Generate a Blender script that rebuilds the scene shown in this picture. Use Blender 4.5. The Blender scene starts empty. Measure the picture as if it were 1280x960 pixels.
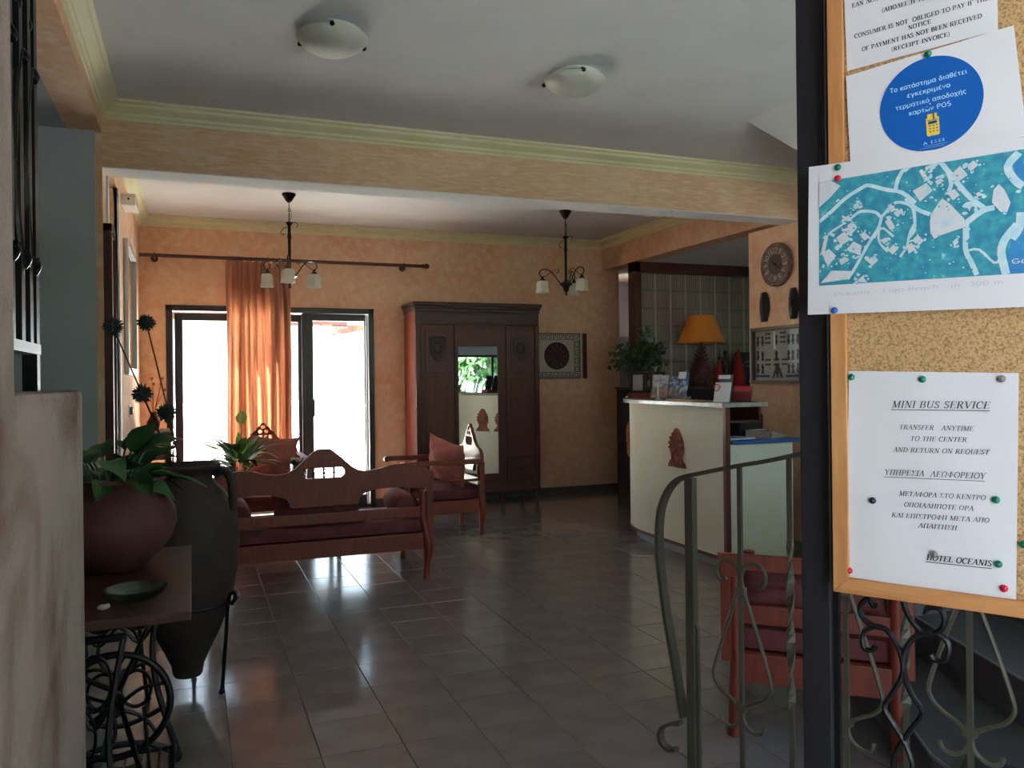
import bpy, bmesh, math, random
from mathutils import Vector, Matrix
PI = math.pi
random.seed(7)
SC = bpy.context.scene
COL = SC.collection

# ------------------------------------------------------------------ camera
F_PX = 1020.0
cd = bpy.data.cameras.new('camera'); cam = bpy.data.objects.new('camera', cd); COL.objects.link(cam)
cd.sensor_fit = 'HORIZONTAL'; cd.sensor_width = 36.0; cd.lens = 36.0*F_PX/1280.0
cd.shift_y = (473.6-480.0)/1280.0
cd.clip_start = 0.02; cd.clip_end = 400
yaw = math.atan(400.0/F_PX)
cam.matrix_world = (Matrix.Translation((0, 0, 1.35)) @ Matrix.Rotation(-yaw, 4, 'Z')
                    @ Matrix.Rotation(PI/2, 4, 'X') @ Matrix.Rotation(-math.radians(0.65), 4, 'Z'))
SC.camera = cam

# ------------------------------------------------------------------ light
w = bpy.data.worlds.new('sky'); SC.world = w; w.use_nodes = True
nt = w.node_tree; bg = nt.nodes['Background']
tc = nt.nodes.new('ShaderNodeTexCoord'); sx = nt.nodes.new('ShaderNodeSeparateXYZ')
rp = nt.nodes.new('ShaderNodeValToRGB')
rp.color_ramp.elements[0].position = 0.0; rp.color_ramp.elements[0].color = (1.55, 1.70, 1.90, 1)
rp.color_ramp.elements[1].position = 0.6; rp.color_ramp.elements[1].color = (0.38, 0.60, 1.0, 1)
nt.links.new(tc.outputs['Generated'], sx.inputs[0]); nt.links.new(sx.outputs['Z'], rp.inputs[0])
nt.links.new(rp.outputs[0], bg.inputs[0]); bg.inputs[1].default_value = 1.5
sl = bpy.data.lights.new('sun', 'SUN'); sl.energy = 68.0; sl.angle = 0.01; sl.color = (1.0, 0.97, 0.92)
so = bpy.data.objects.new('sun', sl); COL.objects.link(so)
so.rotation_euler = (math.radians(-24), math.radians(22), 0)
vs = SC.view_settings
SC.display_settings.display_device = 'sRGB'
vs.view_transform = 'Standard'; vs.look = 'None'; vs.gamma = 1.0; vs.use_curve_mapping = False
vs.exposure = 1.6
SC.cycles.max_bounces = 10; SC.cycles.diffuse_bounces = 6; SC.cycles.glossy_bounces = 4
SC.cycles.transparent_max_bounces = 12; SC.cycles.transmission_bounces = 6
SC.cycles.sample_clamp_indirect = 6.0; SC.cycles.caustics_reflective = False; SC.cycles.caustics_refractive = False
def portal(loc, sx_, sy_, rot):
    l = bpy.data.lights.new('portal', 'AREA'); l.shape = 'RECTANGLE'; l.size = sx_; l.size_y = sy_
    l.cycles.is_portal = True
    o = bpy.data.objects.new('portal', l); COL.objects.link(o); o.location = loc; o.rotation_euler = rot
portal((0.8, 8.78, 1.05), 2.0, 2.1, (-PI/2, 0, 0))
portal((4.7, 9.2, 2.15), 0.5, 0.7, (PI/2, 0, PI/2))
portal((0.9, -0.2, 1.15), 1.3, 2.3, (PI/2, 0, 0))
portal((3.25, -0.2, 1.7), 2.6, 1.8, (PI/2, 0, 0))
portal((6.05, -0.2, 1.33), 2.1, 1.06, (PI/2, 0, 0))

# ------------------------------------------------------------------ materials
def mat(name, col, rough=0.6, metal=0.0, col2=None, scale=6.0, detail=4.0, bump=0.0, bscale=None, stretch=(1, 1, 1),
        lo=0.35, hi=0.65, spec=0.5, alpha=None, trans=0.0, emis=None, rand=0.0, dist=0.0):
    m = bpy.data.materials.new(name); m.use_nodes = True; t = m.node_tree; b = t.nodes['Principled BSDF']
    b.inputs['Base Color'].default_value = (*col, 1); b.inputs['Roughness'].default_value = rough
    b.inputs['Metallic'].default_value = metal; b.inputs['Specular IOR Level'].default_value = spec
    if trans: b.inputs['Transmission Weight'].default_value = trans
    tcn = t.nodes.new('ShaderNodeTexCoord'); mp = t.nodes.new('ShaderNodeMapping'); mp.inputs['Scale'].default_value = stretch
    t.links.new(tcn.outputs['Object'], mp.inputs[0])
    out = None
    if col2:
        n = t.nodes.new('ShaderNodeTexNoise'); n.inputs['Scale'].default_value = scale; n.inputs['Detail'].default_value = detail
        n.inputs['Distortion'].default_value = dist
        t.links.new(mp.outputs[0], n.inputs['Vector'])
        r = t.nodes.new('ShaderNodeValToRGB'); r.color_ramp.elements[0].position = lo; r.color_ramp.elements[1].position = hi
        r.color_ramp.elements[0].color = (*col, 1); r.color_ramp.elements[1].color = (*col2, 1)
        t.links.new(n.outputs[0], r.inputs[0]); out = r.outputs[0]
    if rand:
        oi = t.nodes.new('ShaderNodeObjectInfo'); hs = t.nodes.new('ShaderNodeHueSaturation')
        mr = t.nodes.new('ShaderNodeMapRange'); mr.inputs[3].default_value = 1-rand; mr.inputs[4].default_value = 1+rand
        t.links.new(oi.outputs['Random'], mr.inputs[0]); t.links.new(mr.outputs[0], hs.inputs['Value'])
        if out: t.links.new(out, hs.inputs['Color'])
        else: hs.inputs['Color'].default_value = (*col, 1)
        out = hs.outputs[0]
    if out: t.links.new(out, b.inputs['Base Color'])
    if bump:
        n2 = t.nodes.new('ShaderNodeTexNoise'); n2.inputs['Scale'].default_value = bscale or scale*6; n2.inputs['Detail'].default_value = 3
        t.links.new(mp.outputs[0], n2.inputs['Vector'])
        bp = t.nodes.new('ShaderNodeBump'); bp.inputs['Strength'].default_value = bump; bp.inputs['Distance'].default_value = 0.01
        t.links.new(n2.outputs[0], bp.inputs['Height']); t.links.new(bp.outputs[0], b.inputs['Normal'])
    if emis:
        b.inputs['Emission Color'].default_value = (*emis[0], 1); b.inputs['Emission Strength'].default_value = emis[1]
    return m
def stucco(name, a, b_, c_, brush=False):
    """sponged lime paint: broad clouds of two tints, fine mottling and trowel relief"""
    m = mat(name, a, 0.85, col2=b_, scale=2.2, detail=8, bump=0.35, bscale=(26 if brush else 34), lo=0.36, hi=0.66, dist=0.6)
    t = m.node_tree; b = t.nodes['Principled BSDF']; prev = b.inputs['Base Color'].links[0].from_socket
    tcn = [n for n in t.nodes if n.type == 'TEX_COORD'][0]
    mp = t.nodes.new('ShaderNodeMapping'); t.links.new(tcn.outputs['Object'], mp.inputs[0])
    mp.inputs['Scale'].default_value = (1, 1, 7) if brush else (1, 1, 1)
    n = t.nodes.new('ShaderNodeTexNoise'); n.inputs['Scale'].default_value = 9 if brush else 13; n.inputs['Detail'].default_value = 6
    t.links.new(mp.outputs[0], n.inputs['Vector'])
    r = t.nodes.new('ShaderNodeValToRGB'); r.color_ramp.elements[0].position = 0.45; r.color_ramp.elements[1].position = 0.72
    r.color_ramp.elements[0].color = (0, 0, 0, 1); r.color_ramp.elements[1].color = (1, 1, 1, 1)
    t.links.new(n.outputs[0], r.inputs[0])
    mx = t.nodes.new('ShaderNodeMix'); mx.data_type = 'RGBA'; t.links.new(r.outputs[0], mx.inputs[0])
    t.links.new(prev, mx.inputs[6]); mx.inputs[7].default_value = (*c_, 1); t.links.new(mx.outputs[2], b.inputs['Base Color'])
    return m
def woodm(name, a, b_, rough=0.35, stretch=(3, 3, 30), scale=1.6):
    return mat(name, a, rough, col2=b_, scale=scale, detail=6, stretch=stretch, lo=0.3, hi=0.7, bump=0.08, bscale=10, dist=1.2)
M = {}
M['peach'] = stucco('peach_stucco', (0.74, 0.40, 0.23), (0.78, 0.50, 0.32), (0.80, 0.60, 0.43))
M['peach_beam'] = stucco('peach_brushed_stucco', (0.70, 0.41, 0.24), (0.76, 0.51, 0.33), (0.80, 0.61, 0.43), True)
M['ceiling'] = mat('white_ceiling_paint', (0.78, 0.79, 0.80), 0.9, col2=(0.74, 0.75, 0.77), scale=3, bump=0.08, bscale=120)
M['white_wall'] = mat('pale_grey_wall_paint', (0.46, 0.47, 0.51), 0.85, col2=(0.42, 0.43, 0.47), scale=3, bump=0.1, bscale=60)
M['cornice'] = mat('cream_green_cornice', (0.72, 0.67, 0.40), 0.6, col2=(0.78, 0.74, 0.50), scale=4)
M['rough_white'] = mat('grubby_whitewash', (0.42, 0.325, 0.28), 0.95, col2=(0.19, 0.11, 0.075), scale=3.2, detail=10, lo=0.47, hi=0.72, bump=0.7, bscale=95, dist=.5)
M['tile'] = mat('greige_floor_tile', (0.200, 0.174, 0.160), 0.16, col2=(0.24, 0.212, 0.196), scale=5, detail=5, rand=0.02, bump=0.03, bscale=40, spec=0.8)
M['grout'] = mat('dark_grout', (0.09, 0.08, 0.075), 0.8)
M['baseboard'] = mat('grey_baseboard_tile', (0.10, 0.10, 0.10), 0.4)
M['dark_frame'] = mat('dark_brown_aluminium', (0.022, 0.014, 0.016), 0.35)
M['wood_red'] = woodm('reddish_varnished_wood', (0.16, 0.024, 0.012), (0.24, 0.046, 0.020), 0.42, (18, 3, 3))
M['wood_redv'] = woodm('reddish_varnished_wood_upright', (0.16, 0.024, 0.012), (0.24, 0.046, 0.020), 0.42, (18, 18, 3))
M['wood_dark'] = woodm('dark_walnut', (0.060, 0.015, 0.010), (0.105, 0.029, 0.018), 0.45, (20, 20, 2.5))
M['wood_darkh'] = woodm('dark_walnut_rail', (0.038, 0.011, 0.008), (0.07, 0.022, 0.015), 0.42, (2.5, 20, 20))
M['carving'] = mat('dark_carved_wood', (0.026, 0.012, 0.009), 0.45, col2=(0.06, 0.026, 0.018), scale=40, bump=0.4)
M['pine'] = woodm('orange_pine', (0.50, 0.21, 0.065), (0.66, 0.34, 0.13), 0.45, (14, 14, 1.4), 3)
M['pineh'] = woodm('orange_pine_rail', (0.50, 0.21, 0.065), (0.66, 0.34, 0.13), 0.45, (1.4, 14, 14), 3)
M['cushion'] = mat('dusty_red_fabric', (0.15, 0.034, 0.034), 0.9, col2=(0.20, 0.052, 0.05), scale=9, bump=0.25, bscale=160)
M['pillow'] = mat('rose_fabric', (0.36, 0.12, 0.10), 0.9, col2=(0.44, 0.17, 0.14), scale=7, bump=0.25, bscale=160)
M['mirror'] = mat('mirror_silvering', (0.82, 0.88, 0.84), 0.01, 1.0)
M['iron'] = mat('black_wrought_iron', (0.012, 0.012, 0.014), 0.35, 0.5, bump=0.15, bscale=80, scale=20)
M['iron_worn'] = mat('black_square_tube', (0.010, 0.010, 0.014), 0.5, 0.0, col2=(0.02, 0.02, 0.025), scale=90, lo=0.6, hi=0.8, bump=0.15, bscale=600)
M['iron_grey'] = mat('grey_green_painted_iron', (0.085, 0.078, 0.052), 0.5, 0.2, col2=(0.11, 0.10, 0.07), scale=8)
M['terracotta'] = mat('terracotta', (0.085, 0.024, 0.022), 0.75, col2=(0.11, 0.034, 0.028), scale=6, bump=0.1)
M['old_clay'] = mat('dark_weathered_clay', (0.028, 0.016, 0.016), 0.7, col2=(0.05, 0.030, 0.028), scale=7, detail=8, bump=0.35, bscale=40)
M['leaf'] = mat('dark_green_leaf', (0.022, 0.075, 0.020), 0.4, col2=(0.045, 0.13, 0.03), scale=9, rand=0.3)
M['leaf_pale'] = mat('bright_green_leaf', (0.09, 0.26, 0.04), 0.35, col2=(0.20, 0.42, 0.09), scale=9, rand=0.3)
M['stem'] = mat('brown_stem', (0.05, 0.035, 0.02), 0.8)
M['thistle'] = mat('grey_blue_thistle', (0.025, 0.03, 0.03), 0.9, col2=(0.055, 0.065, 0.068), scale=30)
M['soil'] = mat('dark_soil', (0.03, 0.02, 0.015), 1.0)
M['counter'] = stucco('cream_sponged_panel', (0.84, 0.82, 0.60), (0.86, 0.87, 0.74), (0.86, 0.88, 0.80))
M['granite'] = mat('grey_marble_slab', (0.30, 0.28, 0.27), 0.25, col2=(0.42, 0.40, 0.38), scale=14, detail=8)
M['blue_top'] = mat('blue_laminate', (0.03, 0.13, 0.42), 0.4)
M['dark_red_edge'] = mat('dark_red_edging', (0.12, 0.022, 0.018), 0.4)
M['kick'] = mat('grey_plinth', (0.30, 0.33, 0.36), 0.4)
M['relief'] = mat('terracotta_relief', (0.36, 0.13, 0.075), 0.85, col2=(0.26, 0.085, 0.05), scale=18, bump=0.2)
M['brass'] = mat('dark_bronze', (0.030, 0.022, 0.018), 0.4, 0.6)
M['frost'] = mat('frosted_glass', (0.80, 0.79, 0.70), 0.6, trans=0.25, col2=(0.70, 0.69, 0.58), scale=10)
M['clip'] = mat('bronze_clip', (0.02, 0.016, 0.014), 0.3, 0.7)
M['paper'] = mat('white_paper', (0.74, 0.755, 0.77), 0.7)
M['ink'] = mat('black_ink', (0.035, 0.035, 0.05), 0.8)
M['pencil'] = mat('faint_pencil', (0.60, 0.60, 0.63), 0.9)
M['blue_print'] = mat('blue_sticker', (0.001, 0.115, 0.47), 0.35)
M['cyan_ink'] = mat('pale_cyan_print', (0.45, 0.78, 0.98), 0.5)
M['yellow_ink'] = mat('yellow_print', (0.85, 0.62, 0.06), 0.5)
M['navy_ink'] = mat('navy_print', (0.02, 0.05, 0.20), 0.5)
M['map_teal'] = mat('teal_map_print', (0.025, 0.24, 0.38), 0.5, col2=(0.05, 0.40, 0.44), scale=90, detail=12, lo=0.38, hi=0.66)
_r = [n for n in M['map_teal'].node_tree.nodes if n.type == 'VALTORGB'][0]; _e = _r.color_ramp.elements.new(0.76); _e.color = (0.40, 0.68, 0.74, 1)
M['map_road'] = mat('pale_road_print', (0.40, 0.70, 0.78), 0.5, col2=(0.66, 0.78, 0.80), scale=90, detail=8)
M['map_roof'] = mat('pale_roof_print', (0.66, 0.70, 0.72), 0.5, col2=(0.42, 0.66, 0.70), scale=120, detail=8, lo=0.5, hi=0.7)
M['map_sea'] = mat('sea_blue_print', (0.02, 0.20, 0.52), 0.5, col2=(0.04, 0.30, 0.58), scale=20)
M['shaded_sheet'] = mat('shaded_paper', (0.34, 0.30, 0.30), 0.8)  # white sheets in shadow, the shade put into the colour
M['cork'] = mat('cork', (0.30, 0.17, 0.065), 0.95, col2=(0.60, 0.39, 0.18), scale=330, detail=2, lo=0.30, hi=0.58, bump=0.3, bscale=260)
M['pin_green'] = mat('green_plastic', (0.0, 0.19, 0.11), 0.25)
M['pin_red'] = mat('red_plastic', (0.62, 0.015, 0.04), 0.25)
M['pin_blue'] = mat('blue_plastic', (0.02, 0.14, 0.48), 0.25)
M['pin_grey'] = mat('grey_plastic', (0.24, 0.21, 0.21), 0.25)
M['pin_dark'] = mat('dark_plastic', (0.035, 0.03, 0.05), 0.25)
M['clay_lamp'] = mat('brown_glazed_clay', (0.085, 0.028, 0.018), 0.4, col2=(0.14, 0.05, 0.03), scale=30, bump=0.4)
M['shade'] = mat('orange_lamp_shade', (0.80, 0.27, 0.035), 0.8, trans=0.0)
M['clock'] = mat('distressed_brown', (0.12, 0.075, 0.06), 0.8, col2=(0.21, 0.15, 0.125), scale=20)
M['numeral'] = mat('worn_grey_numeral', (0.50, 0.46, 0.42), 0.8)
M['ebony'] = mat('ebony_wood', (0.012, 0.009, 0.009), 0.35)
M['case_back'] = mat('pale_backing_board', (0.40, 0.40, 0.36), 0.8)
M['ornament'] = mat('brown_bronze_ornament', (0.10, 0.062, 0.035), 0.6)
M['frame_wood'] = mat('brown_frame', (0.12, 0.068, 0.038), 0.5)
M['greige'] = mat('grey_beige_cloth', (0.50, 0.46, 0.40), 0.9)
M['blk_paint'] = mat('black_paint', (0.02, 0.017, 0.017), 0.8)
M['maroon'] = mat('maroon_paint', (0.15, 0.028, 0.020), 0.8, col2=(0.08, 0.018, 0.014), scale=30)
M['plastic_w'] = mat('white_plastic', (0.70, 0.68, 0.62), 0.5)
M['white_frame'] = mat('white_gloss_paint', (0.75, 0.78, 0.84), 0.4)
M['silver'] = mat('silvered_frame', (0.50, 0.48, 0.48), 0.4, 0.6)
M['blue_print2'] = mat('brochure_blue', (0.05, 0.10, 0.24), 0.4, col2=(0.35, 0.42, 0.52), scale=25, lo=0.45, hi=0.6)
M['brochure'] = mat('brochure_mixed', (0.42, 0.40, 0.42), 0.4, col2=(0.14, 0.22, 0.34), scale=22, lo=0.45, hi=0.6)
M['red_card'] = mat('red_card', (0.45, 0.03, 0.04), 0.5)
M['red_cloth'] = mat('red_cloth', (0.42, 0.025, 0.02), 0.8)
M['chalk'] = mat('chalkboard', (0.018, 0.022, 0.028), 0.6, col2=(0.04, 0.05, 0.06), scale=12)
M['pale_cloth'] = mat('pale_shell', (0.50, 0.40, 0.34), 0.7)
M['stone'] = mat('patio_stone', (0.72, 0.70, 0.66), 0.8, col2=(0.62, 0.60, 0.56), scale=2)
M['pergola'] = mat('pink_timber', (0.050, 0.014, 0.009), 0.8)
M['grass'] = mat('garden_paving', (0.19, 0.19, 0.20), 0.95, col2=(0.24, 0.24, 0.25), scale=1.5)
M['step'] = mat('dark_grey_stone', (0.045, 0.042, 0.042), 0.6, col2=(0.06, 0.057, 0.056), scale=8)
M['nosing'] = mat('pale_nosing', (0.16, 0.16, 0.17), 0.5)
M['shell'] = mat('white_flower', (0.72, 0.68, 0.58), 0.7)
def glass_mat(name, tint, refl=0.10, rough=0.03, fres=0.5):
    m = bpy.data.materials.new(name); m.use_nodes = True; t = m.node_tree; t.nodes.clear()
    o = t.nodes.new('ShaderNodeOutputMaterial'); a = t.nodes.new('ShaderNodeBsdfTransparent'); a.inputs[0].default_value = (*tint, 1)
    g = t.nodes.new('ShaderNodeBsdfGlossy'); g.inputs['Roughness'].default_value = rough; g.inputs[0].default_value = (1, 1, 1, 1)
    f = t.nodes.new('ShaderNodeLayerWeight'); f.inputs[0].default_value = 0.25
    mm = t.nodes.new('ShaderNodeMath'); mm.operation = 'MULTIPLY_ADD'; mm.inputs[1].default_value = fres; mm.inputs[2].default_value = refl
    t.links.new(f.outputs['Fresnel'], mm.inputs[0])
    x = t.nodes.new('ShaderNodeMixShader'); t.links.new(mm.outputs[0], x.inputs[0]); t.links.new(a.outputs[0], x.inputs[1]); t.links.new(g.outputs[0], x.inputs[2])
    t.links.new(x.outputs[0], o.inputs[0]); return m
M['glass'] = glass_mat('window_glass', (0.93, 0.97, 0.95), 0.03)
M['acrylic'] = glass_mat('clear_acrylic', (0.85, 0.88, 0.90), 0.08, 0.08)
M['case_glass'] = glass_mat('low_glare_glass', (0.95, 0.96, 0.96), 0.004, 0.02, 0.0)
M['tree_leaf'] = mat('garden_leaf', (0.02, 0.07, 0.018), 0.6, col2=(0.05, 0.13, 0.03), scale=3)
M['dish'] = glass_mat('green_tinted_glass', (0.60, 0.80, 0.72), 0.10, 0.12)
def block_glass():
    m = bpy.data.materials.new('ribbed_glass_block'); m.use_nodes = True; t = m.node_tree; b = t.nodes['Principled BSDF']
    b.inputs['Base Color'].default_value = (0.46, 0.39, 0.31, 1); b.inputs['Roughness'].default_value = 0.09
    b.inputs['Transmission Weight'].default_value = 0.35; b.inputs['Specular IOR Level'].default_value = 0.9; b.inputs['IOR'].default_value = 1.45
    tcn = t.nodes.new('ShaderNodeTexCoord'); wv = t.nodes.new('ShaderNodeTexWave'); wv.bands_direction = 'X'; wv.inputs['Scale'].default_value = 11
    wv.inputs['Distortion'].default_value = 0.6
    t.links.new(tcn.outputs['Object'], wv.inputs[0]); bp = t.nodes.new('ShaderNodeBump'); bp.inputs['Strength'].default_value = 0.7; bp.inputs['Distance'].default_value = 0.012
    t.links.new(wv.outputs[0], bp.inputs['Height']); t.links.new(bp.outputs[0], b.inputs['Normal']); return m
M['block'] = block_glass()
def curtain_mat():
    m = bpy.data.materials.new('salmon_curtain_cloth'); m.use_nodes = True; t = m.node_tree; t.nodes.clear()
    o = t.nodes.new('ShaderNodeOutputMaterial'); a = t.nodes.new('ShaderNodeBsdfDiffuse'); b = t.nodes.new('ShaderNodeBsdfTranslucent')
    tcn = t.nodes.new('ShaderNodeTexCoord'); mp = t.nodes.new('ShaderNodeMapping'); mp.inputs['Scale'].default_value = (6, 1, 0.3)
    n = t.nodes.new('ShaderNodeTexNoise'); n.inputs['Scale'].default_value = 3
    t.links.new(tcn.outputs['Object'], mp.inputs[0]); t.links.new(mp.outputs[0], n.inputs['Vector'])
    r = t.nodes.new('ShaderNodeValToRGB'); r.color_ramp.elements[0].position = .4; r.color_ramp.elements[1].position = .6
    r.color_ramp.elements[0].color = (0.36, 0.17, 0.13, 1); r.color_ramp.elements[1].color = (0.50, 0.27, 0.18, 1)
    t.links.new(n.outputs[0], r.inputs[0]); t.links.new(r.outputs[0], a.inputs[0])
    b.inputs[0].default_value = (0.62, 0.24, 0.12, 1)
    x = t.nodes.new('ShaderNodeMixShader'); n9 = t.nodes.new('ShaderNodeTexNoise'); n9.inputs['Scale'].default_value = 2.2; mp9 = t.nodes.new('ShaderNodeMapping'); mp9.inputs['Scale'].default_value = (7, .1, .12)
    t.links.new(tcn.outputs['Object'], mp9.inputs[0]); t.links.new(mp9.outputs[0], n9.inputs['Vector']); r9 = t.nodes.new('ShaderNodeMapRange')
    r9.inputs[1].default_value = .40; r9.inputs[2].default_value = .62; r9.inputs[3].default_value = .02; r9.inputs[4].default_value = .30
    t.links.new(n9.outputs[0], r9.inputs[0]); t.links.new(r9.outputs[0], x.inputs[0])
    t.links.new(a.outputs[0], x.inputs[1]); t.links.new(b.outputs[0], x.inputs[2]); t.links.new(x.outputs[0], o.inputs[0]); return m
M['curtain'] = curtain_mat()

# ------------------------------------------------------------------ builders
class MB:
    def __init__(s): s.bm = bmesh.new()
    def box(s, c, d, rz=0.0, R=None):
        m = Matrix.Translation(c) @ (R if R is not None else Matrix.Rotation(rz, 4, 'Z')) @ Matrix.Diagonal((d[0], d[1], d[2], 1))
        bmesh.ops.create_cube(s.bm, size=1.0, matrix=m); return s
    def bb(s, x0, x1, y0, y1, z0, z1): return s.box(((x0+x1)/2, (y0+y1)/2, (z0+z1)/2), (abs(x1-x0), abs(y1-y0), abs(z1-z0)))
    def cyl(s, p0, p1, r0, r1=None, seg=12, cap=True):
        p0, p1 = Vector(p0), Vector(p1); r1 = r0 if r1 is None else r1; v = p1-p0
        m = Matrix.Translation((p0+p1)/2) @ v.to_track_quat('Z', 'Y').to_matrix().to_4x4()
        bmesh.ops.create_cone(s.bm, cap_ends=cap, segments=seg, radius1=r0, radius2=r1, depth=v.length, matrix=m); return s
    def sph(s, c, r, seg=12, sc=(1, 1, 1)):
        bmesh.ops.create_uvsphere(s.bm, u_segments=seg, v_segments=max(6, seg*2//3), radius=r, matrix=Matrix.Translation(c) @ Matrix.Diagonal((*sc, 1))); return s
    def tube(s, pts, r, seg=8, closed=False, flat=None):
        """swept tube; flat=(a,b) makes a rectangular bar a wide in the local normal"""
        P = [Vector(p) for p in pts]; n = len(P); rings = []; up = None
        for i, p in enumerate(P):
            a = P[(i-1) % n] if (closed or i > 0) else P[i]; b = P[(i+1) % n] if (closed or i < n-1) else P[i]
            t = (b-a).normalized()
            if up is None:
                up = Vector((0, 0, 1)) if abs(t.z) < 0.9 else Vector((0, 1, 0))
            sd = t.cross(up)
            if sd.length < 1e-5: sd = t.cross(Vector((1, 0, 0)))
            sd.normalize(); up2 = sd.cross(t).normalized(); up = up2
            rr = r[i] if isinstance(r, (list, tuple)) else r
            ring = []
            if flat:
                for (u, v) in ((-1, -1), (1, -1), (1, 1), (-1, 1)): ring.append(s.bm.verts.new(p+sd*flat[0]/2*u+up2*flat[1]/2*v))
            else:
                for k in range(seg):
                    an = 2*PI*k/seg; ring.append(s.bm.verts.new(p+sd*math.cos(an)*rr+up2*math.sin(an)*rr))
            rings.append(ring)
        m_ = len(rings[0])
        for i in range(n if closed else n-1):
            A, B = rings[i], rings[(i+1) % n]
            for k in range(m_):
                try: s.bm.faces.new((A[k], A[(k+1) % m_], B[(k+1) % m_], B[k]))
                except ValueError: pass
        if not closed:
            s.bm.faces.new(rings[0][::-1]); s.bm.faces.new(rings[-1])
        return s
    def lathe(s, prof, c=(0, 0, 0), seg=32, cap=True, sq=None):
        c = Vector(c); rings = []
        for (r, z) in prof:
            ring = []
            for k in range(seg):
                a = 2*PI*k/seg; rr = r
                if sq: rr = r/max(abs(math.cos(a)), abs(math.sin(a)))**sq
                ring.append(s.bm.verts.new(c+Vector((rr*math.cos(a), rr*math.sin(a), z))))
            rings.append(ring)
        for i in range(len(rings)-1):
            for k in range(seg): s.bm.faces.new((rings[i][k], rings[i][(k+1) % seg], rings[i+1][(k+1) % seg], rings[i+1][k]))
        if cap:
            s.bm.faces.new(rings[0][::-1]); s.bm.faces.new(rings[-1])
        return s
    def poly(s, pts, h, axis='z', at=0.0):
        """extruded simple polygon; axis = extrusion axis"""
        def P(a, b, c):
            return {'z': (a, b, c), 'y': (a, c, b), 'x': (c, a, b)}[axis]
        lo = [s.bm.verts.new(P(a, b, at)) for a, b in pts]; hi = [s.bm.verts.new(P(a, b, at+h)) for a, b in pts]
        f1 = s.bm.faces.new(lo); f2 = s.bm.faces.new(hi[::-1])
        n = len(pts)
        for i in range(n): s.bm.faces.new((lo[i], hi[i], hi[(i+1) % n], lo[(i+1) % n]))
        return s
    def quad(s, *p): s.bm.faces.new([s.bm.verts.new(q) for q in p]); return s
    def grid(s, fn, nu, nv):
        V = [[s.bm.verts.new(fn(i/nu, j/nv)) for j in range(nv+1)] for i in range(nu+1)]
        for i in range(nu):
            for j in range(nv): s.bm.faces.new((V[i][j], V[i+1][j], V[i+1][j+1], V[i][j+1]))
        return s
    def xf(s, m): bmesh.ops.transform(s.bm, matrix=m, verts=s.bm.verts); return s
    def mesh(s, name, smooth=False, bevel=0.0):
        bmesh.ops.remove_doubles(s.bm, verts=s.bm.verts, dist=1e-6)
        bmesh.ops.recalc_face_normals(s.bm, faces=s.bm.faces)
        if bevel: bmesh.ops.bevel(s.bm, geom=[e for e in s.bm.edges if len(e.link_faces) == 2 and e.calc_face_angle(0) > 0.5], offset=bevel, segments=2, affect='EDGES', profile=0.6)
        me = bpy.data.meshes.new(name); s.bm.to_mesh(me); s.bm.free()
        if smooth:
            for p in me.polygons: p.use_smooth = True
            me.set_sharp_from_angle(angle=math.radians(38))
        return me
def obj(name, mb, m, parent=None, smooth=False, bevel=0.0, loc=None, rot=None, label=None):
    me = mb.mesh(name, smooth, bevel) if isinstance(mb, MB) else mb
    if m is not None and not me.materials: me.materials.append(M[m] if isinstance(m, str) else m)
    o = bpy.data.objects.new(name, me); COL.objects.link(o)
    if parent is not None: o.parent = parent
    if loc: o.location = loc
    if rot: o.rotation_euler = rot
    if label: o['label'] = label
    return o
def thing(name, label, cat, loc=(0, 0, 0), rz=0.0, group=None, rot=None):
    o = bpy.data.objects.new(name, None); COL.objects.link(o); o.empty_display_size = 0.05
    o.location = loc; o.rotation_euler = rot or (0, 0, rz); o['label'] = label; o['category'] = cat
    if group: o['group'] = group
    return o
def tag(o, label, cat, group=None):
    o['label'] = label; o['category'] = cat
    if group: o['group'] = group
    return o
def struct(name, mb, m, parent=None, **k):
    o = obj(name, mb, m, parent, **k)
    if parent is None: o['kind'] = 'structure'
    return o
def clone(o, parent=None):
    c = o.copy(); COL.objects.link(c); c.parent = parent
    for ch in [x for x in list(bpy.data.objects) if x.parent == o]: clone(ch, c)
    return c
def curve_mesh(name, loops, depth=0.0, bevel=0.0, closed=True):
    """2D outlines (first outer, others holes) to a solid slab in XY, thickness depth centred on z=0"""
    cu = bpy.data.curves.new(name, 'CURVE'); cu.dimensions = '2D'; cu.fill_mode = 'BOTH'; cu.extrude = depth/2-bevel; cu.bevel_depth = bevel; cu.bevel_resolution = 1; cu.offset = -bevel
    for lp in loops:
        sp = cu.splines.new('POLY'); sp.points.add(len(lp)-1); sp.use_cyclic_u = True
        for i, (x, y) in enumerate(lp): sp.points[i].co = (x, y, 0, 1)
    return _to_mesh(cu, name)
def _to_mesh(cu, name):
    o = bpy.data.objects.new(name, cu); COL.objects.link(o)
    dg = bpy.context.evaluated_depsgraph_get(); me = bpy.data.meshes.new_from_object(o.evaluated_get(dg)); me.name = name
    bpy.data.objects.remove(o); bpy.data.curves.remove(cu); return me
def smooth_loop(pts, n=4, closed=True):
    """Catmull-Rom through the points"""
    out = []; N = len(pts)
    for i in range(N if closed else N-1):
        g = lambda k: Vector(pts[k % N]) if closed else Vector(pts[min(max(k, 0), N-1)])
        p0, p1, p2, p3 = g(i-1), g(i), g(i+1), g(i+2)
        for k in range(n):
            t = k/n; out.append(0.5*((2*p1)+(-p0+p2)*t+(2*p0-5*p1+4*p2-p3)*t*t+(-p0+3*p1-3*p2+p3)*t**3))
    if not closed: out.append(Vector(pts[-1]))
    return [tuple(v) for v in out]
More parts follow.
